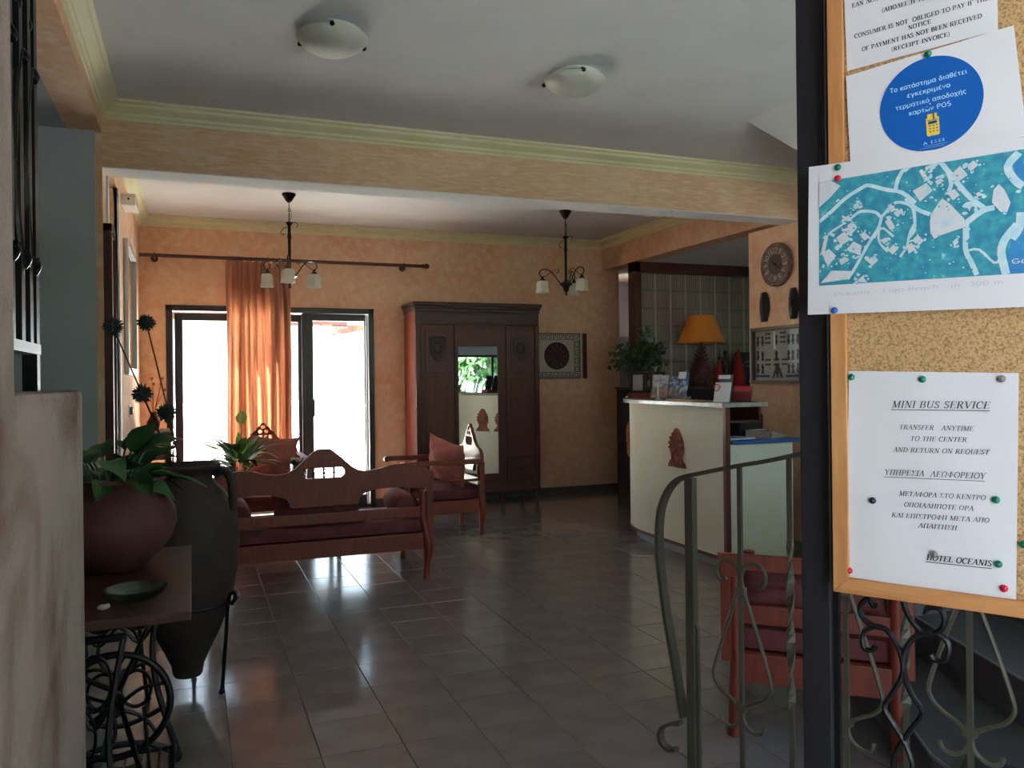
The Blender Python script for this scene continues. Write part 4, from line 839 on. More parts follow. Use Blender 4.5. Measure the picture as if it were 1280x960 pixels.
for k in range(60):
    az = k*2.4; el = R2.uniform(.05, .95); me = lm[(0, 2, 0, 2, 1)[k % 5]]; L = R2.uniform(.05, .17)
    b = Vector((.03*math.cos(az), .03*math.sin(az), .15)); tip = b+Vector((math.cos(az)*math.cos(el+.3), math.sin(az)*math.cos(el+.3), math.sin(el+.3)))*L
    lf = put_leaf(me, lily, tip+Vector((0, 0, .05)), az, el, R2.uniform(.6, .95))
    if k % 3 == 0: obj('stalk', MB().tube([b, tip], .0035, 5), 'leaf', lily)
obj('flower_stalk', MB().tube(smooth_loop([(0, 0, .15), (.01, 0, .35), (.02, -.02, .56)], 4, False), .004, 6), 'leaf_pale', lily)
sp = MB().grid(lambda u, v: (.052*math.sin(PI*u)**.8*(v-.5)*2, .018*(1-(2*v-1)**2), .12*u), 8, 6)
fl_ = obj('spathe', sp, mat('green_white_spathe', (.45, .58, .20), .6), lily, smooth=True, loc=(.02, -.02, .55), rot=(.15, .12, 2.5))
obj('spadix', MB().cyl((0, .0, .015), (0, .0, .07), .007, .005, 8), mat('cream_spadix', (.7, .62, .35), .7), fl_)
fj = thing('flower_glass', 'clear glass holding dried white flowers on the coffee table', 'vase', (.80, 6.80, .46))
obj('glass', MB().lathe([(.001, .0), (.05, .0), (.055, .01), (.07, .22), (.066, .22), (.05, .014), (.001, .010)], seg=24, cap=False), 'acrylic', fj, smooth=True)
mb = MB()
for k in range(7):
    a = k*.9; mb.tube([(0, 0, .02), (.03*math.cos(a), .03*math.sin(a), .20)], .002, 5)
obj('stems', mb, 'stem', fj)
for k in range(7):
    a = k*.9; obj('bloom', MB().sph((.045*math.cos(a), .035*math.sin(a), .235+.02*(k % 2)), .024, 8, (1, 1, .8)), 'shell' if k % 2 else 'stem', fj, smooth=True)

# ================================================================== AMPHORA ON IRON STAND
am = thing('amphora', 'tall dark clay amphora with two handles in an iron stand', 'amphora', (-.03, 3.85, .07))
prof = [(.001, 0), (.055, 0), (.062, .012), (.068, .05), (.095, .11), (.135, .19), (.170, .28), (.196, .37), (.212, .46), (.221, .56), (.222, .63), (.212, .70), (.190, .76), (.158, .805), (.128, .835), (.112, .855), (.110, .875), (.124, .895), (.142, .905), (.146, .915), (.142, .925), (.128, .922), (.100, .89), (.094, .86), (.11, .80), (.001, .70)]
obj('body', MB().lathe(prof, seg=48, cap=False), 'old_clay', am, smooth=True)
for s in (-1, 1):
    obj('handle', MB().tube(smooth_loop([(s*.125, 0, .875), (s*.165, 0, .895), (s*.195, 0, .865), (s*.205, 0, .80), (s*.205, 0, .72)], 5, False), .019, 10), 'old_clay', am, smooth=True, rot=(0, 0, -.38))
stn = thing('amphora_stand', 'black iron three-legged ring stand carrying the amphora', 'stand', (-.03, 3.85, 0))
RS = .215
obj('ring', MB().tube([(RS*math.cos(a), RS*math.sin(a), .400) for a in [k*PI/18 for k in range(36)]], .008, 8, closed=True), 'iron', stn, smooth=True)
for k, a in enumerate((-38, 82, 202)):
    a = math.radians(a); c, s = math.cos(a), math.sin(a)
    P = [(.225, .395), (.240, .412), (.246, .432), (.234, .446), (.219, .436), (.213, .415), (.205, .37), (.196, .25), (.182, .10), (.172, .012)]
    obj('leg', MB().tube(smooth_loop([(r*c, r*s, z) for r, z in P], 3, False), .0085, 8).sph((.171*c, .171*s, .013), .014, 8, (1, 1, .9)), 'iron', stn, smooth=True)


# thistles standing in the amphora
import itertools
def thistle(label, tip, r_, base=(-.03, 3.85, .80)):
    t = thing('thistle', label, 'dried flower', base)
    d_ = Vector(tip)-Vector(base)
    obj('stem', MB().tube(smooth_loop([(0, 0, 0), tuple(d_*.4+Vector((.012, 0, 0))), tuple(d_*.97)], 5, False), .0032, 6), 'stem', t, smooth=True)
    mb = MB().sph(d_, r_*.72, 12)
    g = random.Random(int(abs(tip[0]*1000)))
    for k in range(170):
        v = Vector((g.gauss(0, 1), g.gauss(0, 1), g.gauss(0, 1))).normalized(); mb.cyl(d_+v*r_*.6, d_+v*r_*g.uniform(.95, 1.18), .0038, .0006, 4, cap=False)
    obj('flower_head', mb, 'thistle', t)
TH = [(-.311, 3.85, 1.592), (-.180, 3.85, 1.611), (-.199, 3.85, 1.305), (-.105, 3.85, 1.220)]
thistle('round thistle head, upper left one in front of the grey wall', TH[0], .040)
thistle('round thistle head, upper right one beside the glass door', TH[1], .036)
thistle('round thistle head, lower left of the four', TH[2], .042)
thistle('round pale-edged thistle head, lowest and rightmost of the four', TH[3], .043)

# ================================================================== SEWING TABLE
st_ = thing('sewing_table', 'old treadle sewing table with black cast-iron base and dark wooden top', 'table', (-.44, 2.30, 0))
obj('tabletop', MB().bb(0, .432, 0, .93, .725, .752), 'wood_darkh', st_, bevel=.004)
def iron_frame(y):
    mb = MB(); r = .0095
    L_ = lambda pts, rr=r, c=False: mb.tube(smooth_loop([(x, y, z) for x, z in pts], 4, c), rr, 7, closed=c)
    L_([(.04, .68), (.075, .55), (.10, .42), (.085, .28), (.045, .14), (.01, .04), (-.005, .012)], .012)
    L_([(.40, .68), (.365, .55), (.34, .42), (.355, .28), (.395, .14), (.425, .05), (.435, .014), (.42, .010), (.40, .03)], .012)
    L_([(.03, .675), (.41, .675)], .011); L_([(.06, .20), (.14, .17), (.22, .155), (.30, .17), (.38, .20)], .009); L_([(.0, .02), (.10, .075), (.22, .09), (.34, .075), (.44, .02)], .011)
    for cx, cz, R_ in ((.15, .56, .062), (.29, .56, .062), (.22, .42, .075), (.16, .28, .055), (.28, .28, .055)):
        L_([(cx+R_*math.cos(a), cz+R_*1.15*math.sin(a)) for a in [k*PI/4 for k in range(8)]], .0065, True)
    L_([(.09, .50), (.15, .44), (.22, .50), (.29, .44), (.35, .50)], .0065); L_([(.09, .36), (.15, .36), (.22, .33), (.29, .36), (.35, .36)], .0065)
    return mb
obj('side_frame', iron_frame(.10).xf(Matrix.Diagonal((.66, 1, 1, 1))), 'iron', st_, smooth=True); obj('side_frame', iron_frame(.85).xf(Matrix.Diagonal((.88, 1, 1, 1))), 'iron', st_, smooth=True)
obj('cross_brace', MB().tube([(.10, .10, .62), (.22, .475, .40), (.34, .85, .62)], .008, 7).tube([(.10, .85, .16), (.22, .475, .38), (.34, .10, .16)], .008, 7), 'iron', st_, smooth=True)
wc = Vector((.205, .52, .345)); wh = MB(); RW = .160
wh.tube([(wc.x+RW*math.cos(a), wc.y, wc.z+RW*math.sin(a)) for a in [k*PI/24 for k in range(48)]], .0115, 10, closed=True)
for k in range(6):
    a = k*PI/3+.35; wh.tube(smooth_loop([(wc.x+.02*math.cos(a), wc.y, wc.z+.02*math.sin(a)), (wc.x+.09*math.cos(a+.18), wc.y, wc.z+.09*math.sin(a+.18)), (wc.x+.152*math.cos(a), wc.y, wc.z+.152*math.sin(a))], 4, False), .0062, 7)
wh.cyl(wc-Vector((0, .03, 0)), wc+Vector((0, .03, 0)), .028, seg=16)
obj('flywheel', wh, 'iron', st_, smooth=True)
obj('axle', MB().cyl(wc-Vector((0, .38, 0)), wc+Vector((0, .34, 0)), .008, seg=8), 'iron', st_)
mb = MB()
for k in range(9): mb.tube([(.08+.035*k, .20, .10), (.08+.035*k, .74, .10)], .005, 6)
mb.tube([(.07, .20, .10), (.37, .20, .10), (.37, .74, .10), (.07, .74, .10)], .008, 6, closed=True)
for k in range(5): mb.tube(smooth_loop([(.22+.05*math.cos(a), .28+.1*k+.045*math.sin(a), .10) for a in [q*PI/3 for q in range(6)]], 3), .005, 6, closed=True)
obj('treadle', mb, 'iron', st_)
obj('pitman_rod', MB().tube([(.29, .47, .35), (.31, .45, .11)], .005, 6), 'iron', st_)
# pot on the table
jp = thing('terracotta_pot', 'round terracotta jar planter holding big dark leaves on the sewing table', 'planter', (-.245, 2.93, .752))
obj('jar', MB().lathe([(.001, 0), (.085, 0), (.10, .01), (.145, .05), (.18, .10), (.195, .145), (.190, .19), (.17, .225), (.148, .25), (.142, .262), (.150, .275), (.168, .288), (.166, .296), (.150, .292), (.132, .27), (.128, .25), (.001, .235)], seg=48, cap=False), 'terracotta', jp, smooth=True)
obj('soil', MB().cyl((0, 0, .235), (0, 0, .25), .128, seg=24), 'soil', jp)
big = [leaf_mesh('leaf', .20, .095, 'leaf', .55, .3, wave=.15), leaf_mesh('leaf', .17, .085, 'leaf', .9, .2, wave=-.2), leaf_mesh('leaf', .23, .10, 'leaf', .35, .35, wave=.1)]
R3 = random.Random(11)
for k in range(44):
    az = k*2.399+.5; el = R3.uniform(-.1, .9); L = R3.uniform(.05, .16)
    b = Vector((.05*math.cos(az), .05*math.sin(az), .24)); e2 = el*.6+.75
    tip = b+Vector((math.cos(az)*math.cos(e2), math.sin(az)*math.cos(e2), math.sin(e2)))*L
    if tip.z+.752 > 1.13: tip.z = 1.13-.752
    put_leaf(big[k % 3], jp, tip, az+R3.uniform(-.3, .3), el, R3.uniform(.6, .9), roll=R3.uniform(-.5, .5))
    obj('stalk', MB().tube(smooth_loop([b, (b+tip)/2+Vector((0, 0, .02)), tip], 2, False), .0035, 5), 'leaf', jp)
# glass dish and shell
gd = obj('glass_dish', MB().lathe([(.001, 0), (.03, 0), (.05, .006), (.075, .022), (.082, .034), (.079, .034), (.07, .022), (.045, .009), (.001, .005)], seg=32, cap=False), 'dish', smooth=True, loc=(-.15, 2.48, .752)); tag(gd, 'shallow greenish glass dish on the sewing table', 'dish')
sh_ = obj('seashell', MB().sph((0, 0, .008), .010, 12, (1.3, .9, .8)).sph((.010, .004, .009), .007, 8).sph((-.009, .002, .007), .006, 8), 'pale_cloth', smooth=True, loc=(-.225, 2.40, .752)); tag(sh_, 'small white seashell at the near edge of the sewing table', 'seashell')

# ================================================================== IRON GRILLE ON THE PARAPET
gr = thing('iron_grille', 'black wrought-iron grille standing on the whitewashed parapet', 'grille', (-.33, 1.55, 1.335))
gr.scale = (.91, .91, .91)
for y in (.04, .15, .26, .37, .47): obj('bar', MB().bb(-.018, .018, y-.020, y+.020, .10, .96), 'iron', gr)
obj('post', MB().bb(-.016, .016, .545, .585, 0, 1.00), 'iron', gr); obj('post', MB().bb(-.016, .016, -.07, -.035, 0, .98), 'iron', gr)
obj('rail', MB().bb(-.022, .022, -.06, .56, .088, .112), 'silver', gr, label='pale silver lower rail'); obj('rail', MB().bb(-.02, .02, -.06, .57, .955, .98), 'iron', gr)  # lower rail in pale silver, upper rail in black iron
obj('strut', MB().tube([(0, .01, .09), (0, .10, .0)], .008, 6), 'iron', gr)
for y in (.10, .235, .365, .49):
    for s in (1, -1):
        obj('scroll', MB().tube(smooth_loop([(.01, y-.045, .52-s*.02), (.012, y-.03, .52+s*.12), (.014, y-.005, .52+s*.20), (.016, y+.018, .52+s*.24), (.026, y+.018, .52+s*.225), (.024, y+.004, .52+s*.21)], 4, False), .008, 7), 'iron', gr, smooth=True)
    obj('rosette', MB().sph((.012, y, .86), .018, 10, (.6, 1, 1)), 'iron', gr, smooth=True)

# ================================================================== RECEPTION COUNTER
def counter_line(off, y0=4.73):
    """plan of the curved front: straight run then a quarter bend away from the room"""
    pts = [(3.42-off, y0)]; R_ = 1.05
    for k in range(1, 4): pts.append((3.42-off, y0+(5.75-y0)*k/3))
    for k in range(1, 13):
        a = k/12*math.radians(78); pts.append((3.42+R_-(R_+off)*math.cos(a), 5.75+(R_+off)*math.sin(a)))
    return pts
rcn = thing('reception_counter', 'curved reception counter with cream sponged front and grey marble bar top', 'counter', (0, 0, 0))
def ribbon(i_off, o_off, z0, z1, y0=4.73):
    a = counter_line(o_off, y0); b = counter_line(i_off, y0); return MB().poly(a+b[::-1], z1-z0, 'z', z0)
fr_ = obj('front_panel', ribbon(-.05, 0, .095, 1.135), 'counter', rcn)
obj('plinth', ribbon(-.09, -.05, 0, .07), 'kick', rcn)
obj('base_trim', ribbon(-.06, .006, .07, .095), 'dark_red_edge', rcn)
obj('end_post', MB().bb(3.414, 3.452, 4.69, 4.725, .07, 1.135), 'dark_red_edge', rcn, bevel=.003)
obj('bar_top', ribbon(-.33, .055, 1.137, 1.168, 4.66), 'granite', rcn, bevel=.003)
obj('side_panel', MB().bb(3.452, 4.02, 4.735, 4.76, .10, .875).bb(3.50, 4.0, 4.75, 4.77, .0, .10), 'counter', rcn, label='cream side panel below the blue desk')
obj('desk_top', MB().poly([(3.48, 4.70), (4.06, 4.70), (4.06, 5.6), (3.48, 5.75)], .025, 'z', .877), 'blue_top', rcn, bevel=.003)
obj('inner_wall', MB().bb(4.00, 4.02, 4.77, 5.9, 0, .875), 'wood_dark', rcn)
obj('under_shelf', MB().bb(3.49, 3.80, 4.80, 5.8, 1.02, 1.035).bb(3.78, 3.80, 4.80, 5.8, 1.02, 1.137), 'wood_dark', rcn)
def palmette(loc, rz, label):
    t = thing('palmette_relief', label, 'relief', loc, rz)
    lobes = []
    base = [(-.115, 0), (.115, 0), (.110, .03), (.080, .045), (.068, .085), (.090, .115), (.093, .16), (.080, .21), (.055, .255), (.028, .29), (0, .30)]
    loop = base[:2]+base[2:]+[(-x, z) for x, z in base[2:-1][::-1]]
    me = curve_mesh('plaque', [loop], .012, .003); me.transform(Matrix.Translation((0, -.006, 0)) @ XZ); obj('plaque', me, 'relief', t)
    mb = MB()
    for k in range(-4, 5):
        a = k*math.radians(21); L = .140-.011*abs(k); dx, dz = math.sin(a), math.cos(a)
        mb.tube([(dx*.03, -.014, .14+dz*.03), (dx*L*.6, -.018, .14+dz*L*.6), (dx*L, -.013, .14+dz*L)], [.005, .012, .009], 7)
    mb.sph((0, -.018, .135), .02, 10, (1, .5, .9))
    for s in (-1, 1):
        mb.tube(smooth_loop([(0, -.015, .02), (s*.03, -.016, .05), (s*.055, -.016, .09), (s*.03, -.016, .11), (s*.02, -.016, .09)], 3, False), .007, 6)
        mb.tube(smooth_loop([(s*.01, -.015, .015), (s*.06, -.015, .02), (s*.085, -.015, .035), (s*.07, -.015, .05)], 3, False), .006, 6)
    obj('palm_carving', mb, 'relief', t, smooth=True)
    return t
palmette((3.418, 5.30, .665), -PI/2, 'terracotta palm-leaf relief in the middle of the counter front')
cc = (3.42+1.05, 5.75)
for deg, lab in ((30, 'terracotta palm-leaf relief at the far left edge of the counter front'), (46, 'terracotta palm-leaf relief on the bend of the counter, seen in the mirror, left one'), (69, 'terracotta palm-leaf relief on the bend of the counter, seen in the mirror, right one')):
    a = math.radians(deg); palmette((cc[0]-1.052*math.cos(a), cc[1]+1.052*math.sin(a), .665), -PI/2-a, lab)

# things on the bar
BT = 1.168
dh = thing('document_stand', 'dark wooden stand holding two black-framed sheets at the far end of the counter', 'stand', (3.70, 6.20, BT), -.62)
obj('base', MB().bb(-.17, .17, -.03, .06, 0, .045), 'wood_red', dh, bevel=.004)
for x in (-.085, .085):
    q = obj('frame', MB().box((x, .03, .135), (.13, .012, .19), R=Matrix.Rotation(-.2, 4, 'X')), 'ebony', dh); obj('sheet', MB().box((x, .0225, .137), (.085, .004, .14), R=Matrix.Rotation(-.2, 4, 'X')), 'shaded_sheet', q)
def holder(label, loc, rz, w_, h_, m, cat='brochure holder', lean=-.22, lip=.5, group=None):
    t = thing('brochure_holder', label, cat, loc, rz, group)
    R_ = Matrix.Rotation(lean, 4, 'X')
    obj('brochure', MB().box((0, .012, h_*.52), (w_*.9, .012, h_*.96), R=R_), m, t)
    obj('back_plate', MB().box((0, .024, h_*.50), (w_, .004, h_), R=R_), 'acrylic', t)
    obj('front_lip', MB().box((0, -.012, h_*lip*.5), (w_, .003, h_*lip), R=R_), 'acrylic', t)
    obj('foot', MB().bb(-w_/2, w_/2, -.02, .06, 0, .004), 'acrylic', t)
    return t
holder('clear holder of mixed leaflets, wider of the two in the counter middle', (3.62, 5.87, BT), -PI/2+.45, .16, .20, 'brochure')
holder('clear narrow holder of blue leaflets beside the wider one', (3.64, 5.69, BT), -PI/2+.45, .10, .19, 'blue_print2')
tb = thing('tall_brochure', 'tall upright leaflet with white top leaning in a clear stand', 'brochure', (3.60, 5.48, BT), -PI/2+.35)
obj('leaflet', MB().box((0, 0, .115), (.075, .006, .22), R=Matrix.Rotation(-.22, 4, 'X')), 'blue_print2', tb)
obj('title', MB().box((0, -.017, .195), (.072, .004, .055), R=Matrix.Rotation(-.22, 4, 'X')), 'paper', tb)
obj('stand', MB().bb(-.045, .045, -.04, .05, 0, .005).box((0, -.035, .03), (.09, .003, .06)), 'acrylic', tb)
pn = thing('pen_stand', 'white pen standing upright in a small holder on the counter', 'pen', (3.50, 5.70, BT))
obj('holder', MB().lathe([(.001, 0), (.026, 0), (.024, .008), (.008, .016), (.006, .026), (.001, .026)], seg=16, cap=False), 'silver', pn, smooth=True)
obj('pen', MB().cyl((0, 0, .02), (.004, .01, .125), .005, .006, 8), 'paper', pn)
pb = obj('wooden_ruler_board', MB().bb(-.05, .05, -.22, .22, 0, .010), 'pine', loc=(3.50, 5.32, BT), rot=(0, 0, -.1)); tag(pb, 'flat pale wooden board lying along the counter edge', 'board')
kn = obj('paper_stack', MB().bb(-.1, .1, -.14, .14, 0, .006).bb(-.095, .10, -.135, .14, .006, .011), 'paper', loc=(3.84, 6.50, BT), rot=(0, 0, .2)); tag(kn, 'thin stack of paper at the far end of the counter top', 'papers')
wl = thing('white_leaflet', 'white leaflet with a red swirl leaning at the near end of the counter', 'leaflet', (3.52, 4.87, BT), -PI/2+.5)
obj('sheet', MB().box((0, 0, .07), (.12, .005, .145), R=Matrix.Rotation(-.30, 4, 'X')), 'paper', wl)
obj('swirl', MB().tube(smooth_loop([(-.03+.03*math.cos(a)*(1-a/14), -.024+.3*(-.01)*math.sin(a), .10+.03*math.sin(a)*(1-a/14)) for a in [k*.7 for k in range(11)]], 2, False), .003, 5), 'pin_red', wl)
obj('prop', MB().tube([(0, .02, .12), (0, .075, 0)], .003, 5), 'acrylic', wl)
tl = thing('tall_leaflet', 'grey-blue leaflet with white header standing behind the white leaflet', 'leaflet', (3.66, 5.02, BT), -PI/2+.4)
obj('leaflet', MB().box((0, 0, .10), (.10, .008, .19), R=Matrix.Rotation(-.2, 4, 'X')), mat('grey_blue_card', (.10, .14, .16), .5), tl)
obj('header', MB().box((0, -.017, .178), (.098, .004, .028), R=Matrix.Rotation(-.2, 4, 'X')), 'paper', tl)
obj('prop', MB().tube([(.03, .025, .14), (.03, .08, 0)], .003, 5), 'acrylic', tl)
holder('clear card holder with a red card at the near end of the counter', (3.68, 4.86, BT), -PI/2+.55, .14, .11, 'red_card', lean=-.25, lip=.7)

# desk clutter behind the bar
bx = thing('printer', 'dark printer under the bar top on the blue desk', 'printer', (3.95, 5.35, .902), .1)
obj('body', MB().bb(-.14, .09, -.25, .22, 0, .16), 'blk_paint', bx, bevel=.01); obj('tray', MB().bb(-.13, .07, -.33, -.25, .03, .04), 'ebony', bx); obj('sheet', MB().bb(-.1, .05, -.32, -.24, .041, .045), 'paper', bx)
pw = obj('paper_wedge', MB().poly([(-.12, 0), (.12, 0), (.12, .012), (-.12, .055)], .20, 'y', -.1), mat('pinkish_paper', (.42, .30, .28), .8), loc=(3.90, 4.88, .902), rot=(0, 0, .5)); tag(pw, 'pinkish wedge-shaped folder on the blue desk', 'folder')
ds = obj('desk_papers', MB().bb(-.12, .12, -.09, .09, 0, .004).bb(-.10, .13, -.08, .10, .004, .008), 'paper', loc=(3.62, 4.88, .902), rot=(0, 0, .1)); tag(ds, 'loose white papers on the blue desk beside the folder', 'papers')

# back shelf with lamp and plant
bs = thing('back_shelf', 'long dark shelf unit in front of the glass blocks', 'shelf', (4.62, 7.35, 0))
obj('top', MB().bb(-.34, 1.80, 0, .50, 1.22, 1.25), 'wood_darkh', bs, bevel=.003); obj('body', MB().bb(-.32, 1.78, .04, .50, .0, 1.22), 'blk_paint', bs)
for z in (.40, .80): obj('shelf', MB().bb(-.06, 1.78, .0, .04, z, z+.02), 'wood_darkh', bs)
lp = thing('pineapple_lamp', 'table lamp with pineapple-shaped clay base and orange shade on the back shelf', 'lamp', (5.25, 7.64, 1.25))
obj('base', MB().lathe([(.001, 0), (.070, 0), (.085, .012), (.105, .05), (.118, .10), (.120, .15), (.110, .20), (.088, .24), (.055, .265), (.03, .275), (.001, .275)], seg=28, cap=False), 'clay_lamp', lp, smooth=True)
mb = MB()
for r in range(6):
    for k in range(12):
        a = k*PI/6+(r % 2)*PI/12; rr = (.098, .114, .120, .116, .102, .082)[r]; mb.sph((rr*math.cos(a), rr*math.sin(a), .04+.036*r), .017, 6, (1, 1, .9))
obj('scales', mb, 'clay_lamp', lp, smooth=True)
for r, (z, L, ln) in enumerate(((.275, .085, .18), (.315, .075, .3), (.352, .06, .5), (.385, .045, .8))):
    for k in range(7):
        a = k*2*PI/7+r*.4; c, s = math.cos(a), math.sin(a)
        obj('crown_leaf', MB().tube([(.015*c, .015*s, z), (L*.7*c, L*.7*s, z+.01+L*ln*.4), (L*c*1.05, L*s*1.05, z+.02+L*ln)], [.016, .012, .002], 6), 'clay_lamp', lp, smooth=True)
obj('neck', MB().cyl((0, 0, .27), (0, 0, .56), .012, seg=10), 'clay_lamp', lp)
obj('lamp_shade', MB().lathe([(.262, .475), (.135, .775), (.131, .775), (.258, .475)], seg=48, cap=False), 'shade', lp, smooth=True, label='orange conical fabric shade')
obj('bulb', MB().sph((0, 0, .60), .035, 12, (1, 1, 1.2)), 'paper', lp, smooth=True)
# ivy
iv = thing('ivy_plant', 'bushy dark ivy in a terracotta pot at the left end of the back shelf', 'plant', (4.45, 7.58, 1.25))
obj('pot', MB().lathe([(.001, 0), (.055, 0), (.08, .13), (.088, .13), (.088, .15), (.075, .15), (.001, .13)], seg=20, cap=False), 'terracotta', iv, smooth=True)
ROADS= [(5, [[-0.013, 1.575], [0.005, 1.588], [0.024, 1.604], [0.047, 1.616], [0.057, 1.618], [0.078, 1.609], [0.099, 1.602], [0.116, 1.585]]), (5, [[0.104, 1.593], [0.117, 1.577], [0.134, 1.567]]), (4, [[0.035, 1.577], [0.046, 1.583], [0.065, 1.579], [0.073, 1.572], [0.087, 1.587], [0.099, 1.588], [0.112, 1.58], [0.115, 1.564], [0.114, 1.547], [0.107, 1.538]]), (4, [[0.073, 1.572], [0.069, 1.558], [0.062, 1.543]]), (4, [[0.07, 1.558], [0.056, 1.537], [0.045, 1.518], [0.034, 1.499], [0.026, 1.488]]), (3, [[0.069, 1.553], [0.075, 1.555], [0.088, 1.542]]), (3, [[0.069, 1.553], [0.069, 1.537], [0.081, 1.521]]), (3, [[0.114, 1.556], [0.108, 1.543], [0.105, 1.527], [0.096, 1.513]]), (3, [[0.035, 1.577], [0.024, 1.569], [0.007, 1.56], [-0.007, 1.55]]), (6, [[0.102, 1.631], [0.112, 1.638], [0.127, 1.638], [0.147, 1.636]]), (6, [[0.147, 1.637], [0.159, 1.618], [0.169, 1.602], [0.183, 1.582], [0.198, 1.567]]), (5, [[0.091, 1.603], [0.094, 1.62], [0.102, 1.634]]), (5, [[0.157, 1.621], [0.16, 1.604], [0.155, 1.591]]), (7, [[0.21, 1.566], [0.197, 1.564], [0.181, 1.553], [0.177, 1.548], [0.177, 1.529]]), (6, [[0.177, 1.551], [0.176, 1.516], [0.182, 1.499], [0.189, 1.48]]), (3, [[0.178, 1.513], [0.192, 1.513], [0.209, 1.494], [0.216, 1.5]]), (9, [[0.238, 1.633], [0.225, 1.617], [0.233, 1.598], [0.242, 1.589]]), (9, [[0.239, 1.556], [0.237, 1.536], [0.229, 1.523]]), (9, [[0.235, 1.541], [0.221, 1.523], [0.217, 1.506], [0.222, 1.478]]), (4, [[0.174, 1.571], [0.178, 1.575], [0.185, 1.574], [0.189, 1.565], [0.187, 1.557], [0.178, 1.553]])]
BLD= [[[0.113, 1.602], [0.13, 1.61], [0.138, 1.599], [0.122, 1.586]], [[0.121, 1.628], [0.125, 1.63], [0.133, 1.616], [0.128, 1.614]], [[0.132, 1.633], [0.139, 1.635], [0.142, 1.629], [0.135, 1.626]], [[0.141, 1.611], [0.148, 1.614], [0.152, 1.609], [0.143, 1.605]], [[0.159, 1.616], [0.171, 1.627], [0.18, 1.613], [0.17, 1.607]], [[0.178, 1.626], [0.187, 1.631], [0.192, 1.625], [0.184, 1.617]], [[0.155, 1.593], [0.164, 1.597], [0.17, 1.588], [0.162, 1.582]], [[0.188, 1.587], [0.192, 1.589], [0.197, 1.585], [0.192, 1.583]], [[0.178, 1.571], [0.182, 1.573], [0.185, 1.567], [0.181, 1.565]], [[0.134, 1.546], [0.135, 1.567], [0.149, 1.587], [0.159, 1.577], [0.178, 1.552], [0.173, 1.544], [0.139, 1.535]], [[0.134, 1.559], [0.178, 1.553], [0.139, 1.533], [0.134, 1.542]], [[0.207, 1.573], [0.209, 1.589], [0.215, 1.596], [0.221, 1.588], [0.228, 1.57], [0.224, 1.558], [0.217, 1.559]], [[-0.011, 1.639], [0.005, 1.633], [0.018, 1.623], [0.002, 1.607], [-0.011, 1.602]], [[0.035, 1.593], [0.041, 1.596], [0.044, 1.59], [0.038, 1.585]], [[0.021, 1.576], [0.028, 1.579], [0.032, 1.574], [0.025, 1.571]], [[0.082, 1.585], [0.089, 1.585], [0.091, 1.578], [0.085, 1.576]], [[0.092, 1.576], [0.099, 1.58], [0.101, 1.574], [0.095, 1.571]], [[0.077, 1.564], [0.083, 1.569], [0.091, 1.554], [0.084, 1.551]], [[0.028, 1.56], [0.036, 1.568], [0.04, 1.56], [0.032, 1.551]], [[0.011, 1.549], [0.023, 1.557], [0.031, 1.544], [0.018, 1.537]], [[-0.009, 1.528], [0.001, 1.534], [0.011, 1.523], [-0.001, 1.508]], [[0.025, 1.53], [0.035, 1.541], [0.046, 1.534], [0.044, 1.52]], [[0.043, 1.55], [0.05, 1.553], [0.057, 1.545], [0.05, 1.54]], [[0.014, 1.517], [0.024, 1.52], [0.029, 1.515], [0.018, 1.509]], [[0.052, 1.512], [0.063, 1.518], [0.068, 1.511], [0.06, 1.504]], [[0.08, 1.524], [0.088, 1.531], [0.095, 1.526], [0.087, 1.517]], [[0.072, 1.539], [0.078, 1.542], [0.082, 1.537], [0.075, 1.533]], [[0.111, 1.534], [0.119, 1.541], [0.126, 1.532], [0.12, 1.526]], [[0.105, 1.527], [0.111, 1.531], [0.116, 1.521], [0.107, 1.516]], [[0.161, 1.527], [0.167, 1.532], [0.168, 1.525], [0.163, 1.52]], [[0.004, 1.502], [0.032, 1.499], [0.03, 1.488], [-0.011, 1.485]], [[0.04, 1.485], [0.047, 1.491], [0.053, 1.481], [0.042, 1.482]], [[-0.012, 1.525], [-0.004, 1.552], [0.001, 1.555], [-0.005, 1.529]], [[0.035, 1.565], [0.027, 1.555], [0.021, 1.558], [0.031, 1.569]]]
SEA= [[[0.231, 1.618], [0.242, 1.627], [0.242, 1.594], [0.234, 1.605]], [[0.228, 1.521], [0.241, 1.535], [0.241, 1.478], [0.226, 1.479], [0.225, 1.506]]]
R5 = random.Random(5)
mb = MB()
for k in range(420):
    a = R5.uniform(0, 2*PI); ph = R5.gauss(.25, .5); r_ = R5.uniform(.06, .27)
    c = Vector((r_*math.cos(a)*1.05, r_*math.sin(a)*.8, .27+.17*math.sin(ph)*1.0+R5.gauss(0, .05)))
    if k % 12 == 0: c = Vector((R5.uniform(-.05, .12), R5.uniform(-.1, .1), R5.uniform(.42, .62)))
    if k % 12 == 1: c = Vector((-R5.uniform(.26, .40), R5.uniform(-.15, .05), R5.uniform(.20, .36)))
    L = R5.uniform(.022, .036); n = Vector((R5.gauss(0, 1), R5.gauss(0, 1)-.6, R5.gauss(0, 1)+.8)).normalized(); t_ = n.cross(Vector((R5.gauss(0, 1), R5.gauss(0, 1), R5.gauss(0, 1)))).normalized(); s_ = n.cross(t_)
    mb.quad(c-t_*L, c+s_*L*.8-t_*L*.2, c+t_*L*1.1+n*.004, c-s_*L*.8-t_*L*.2)
q = obj('foliage', mb, 'leaf', iv); q['kind'] = 'stuff'
mb = MB()
for k in range(16):
    a = k*2.4; tip = Vector((R5.uniform(.1, .3)*math.cos(a), R5.uniform(.1, .25)*math.sin(a), R5.uniform(.2, .45))); mb.tube(smooth_loop([(0, 0, .13), tuple(tip*.5+Vector((0, 0, .14))), tuple(tip)], 3, False), .003, 5)
obj('stems', mb, 'stem', iv)
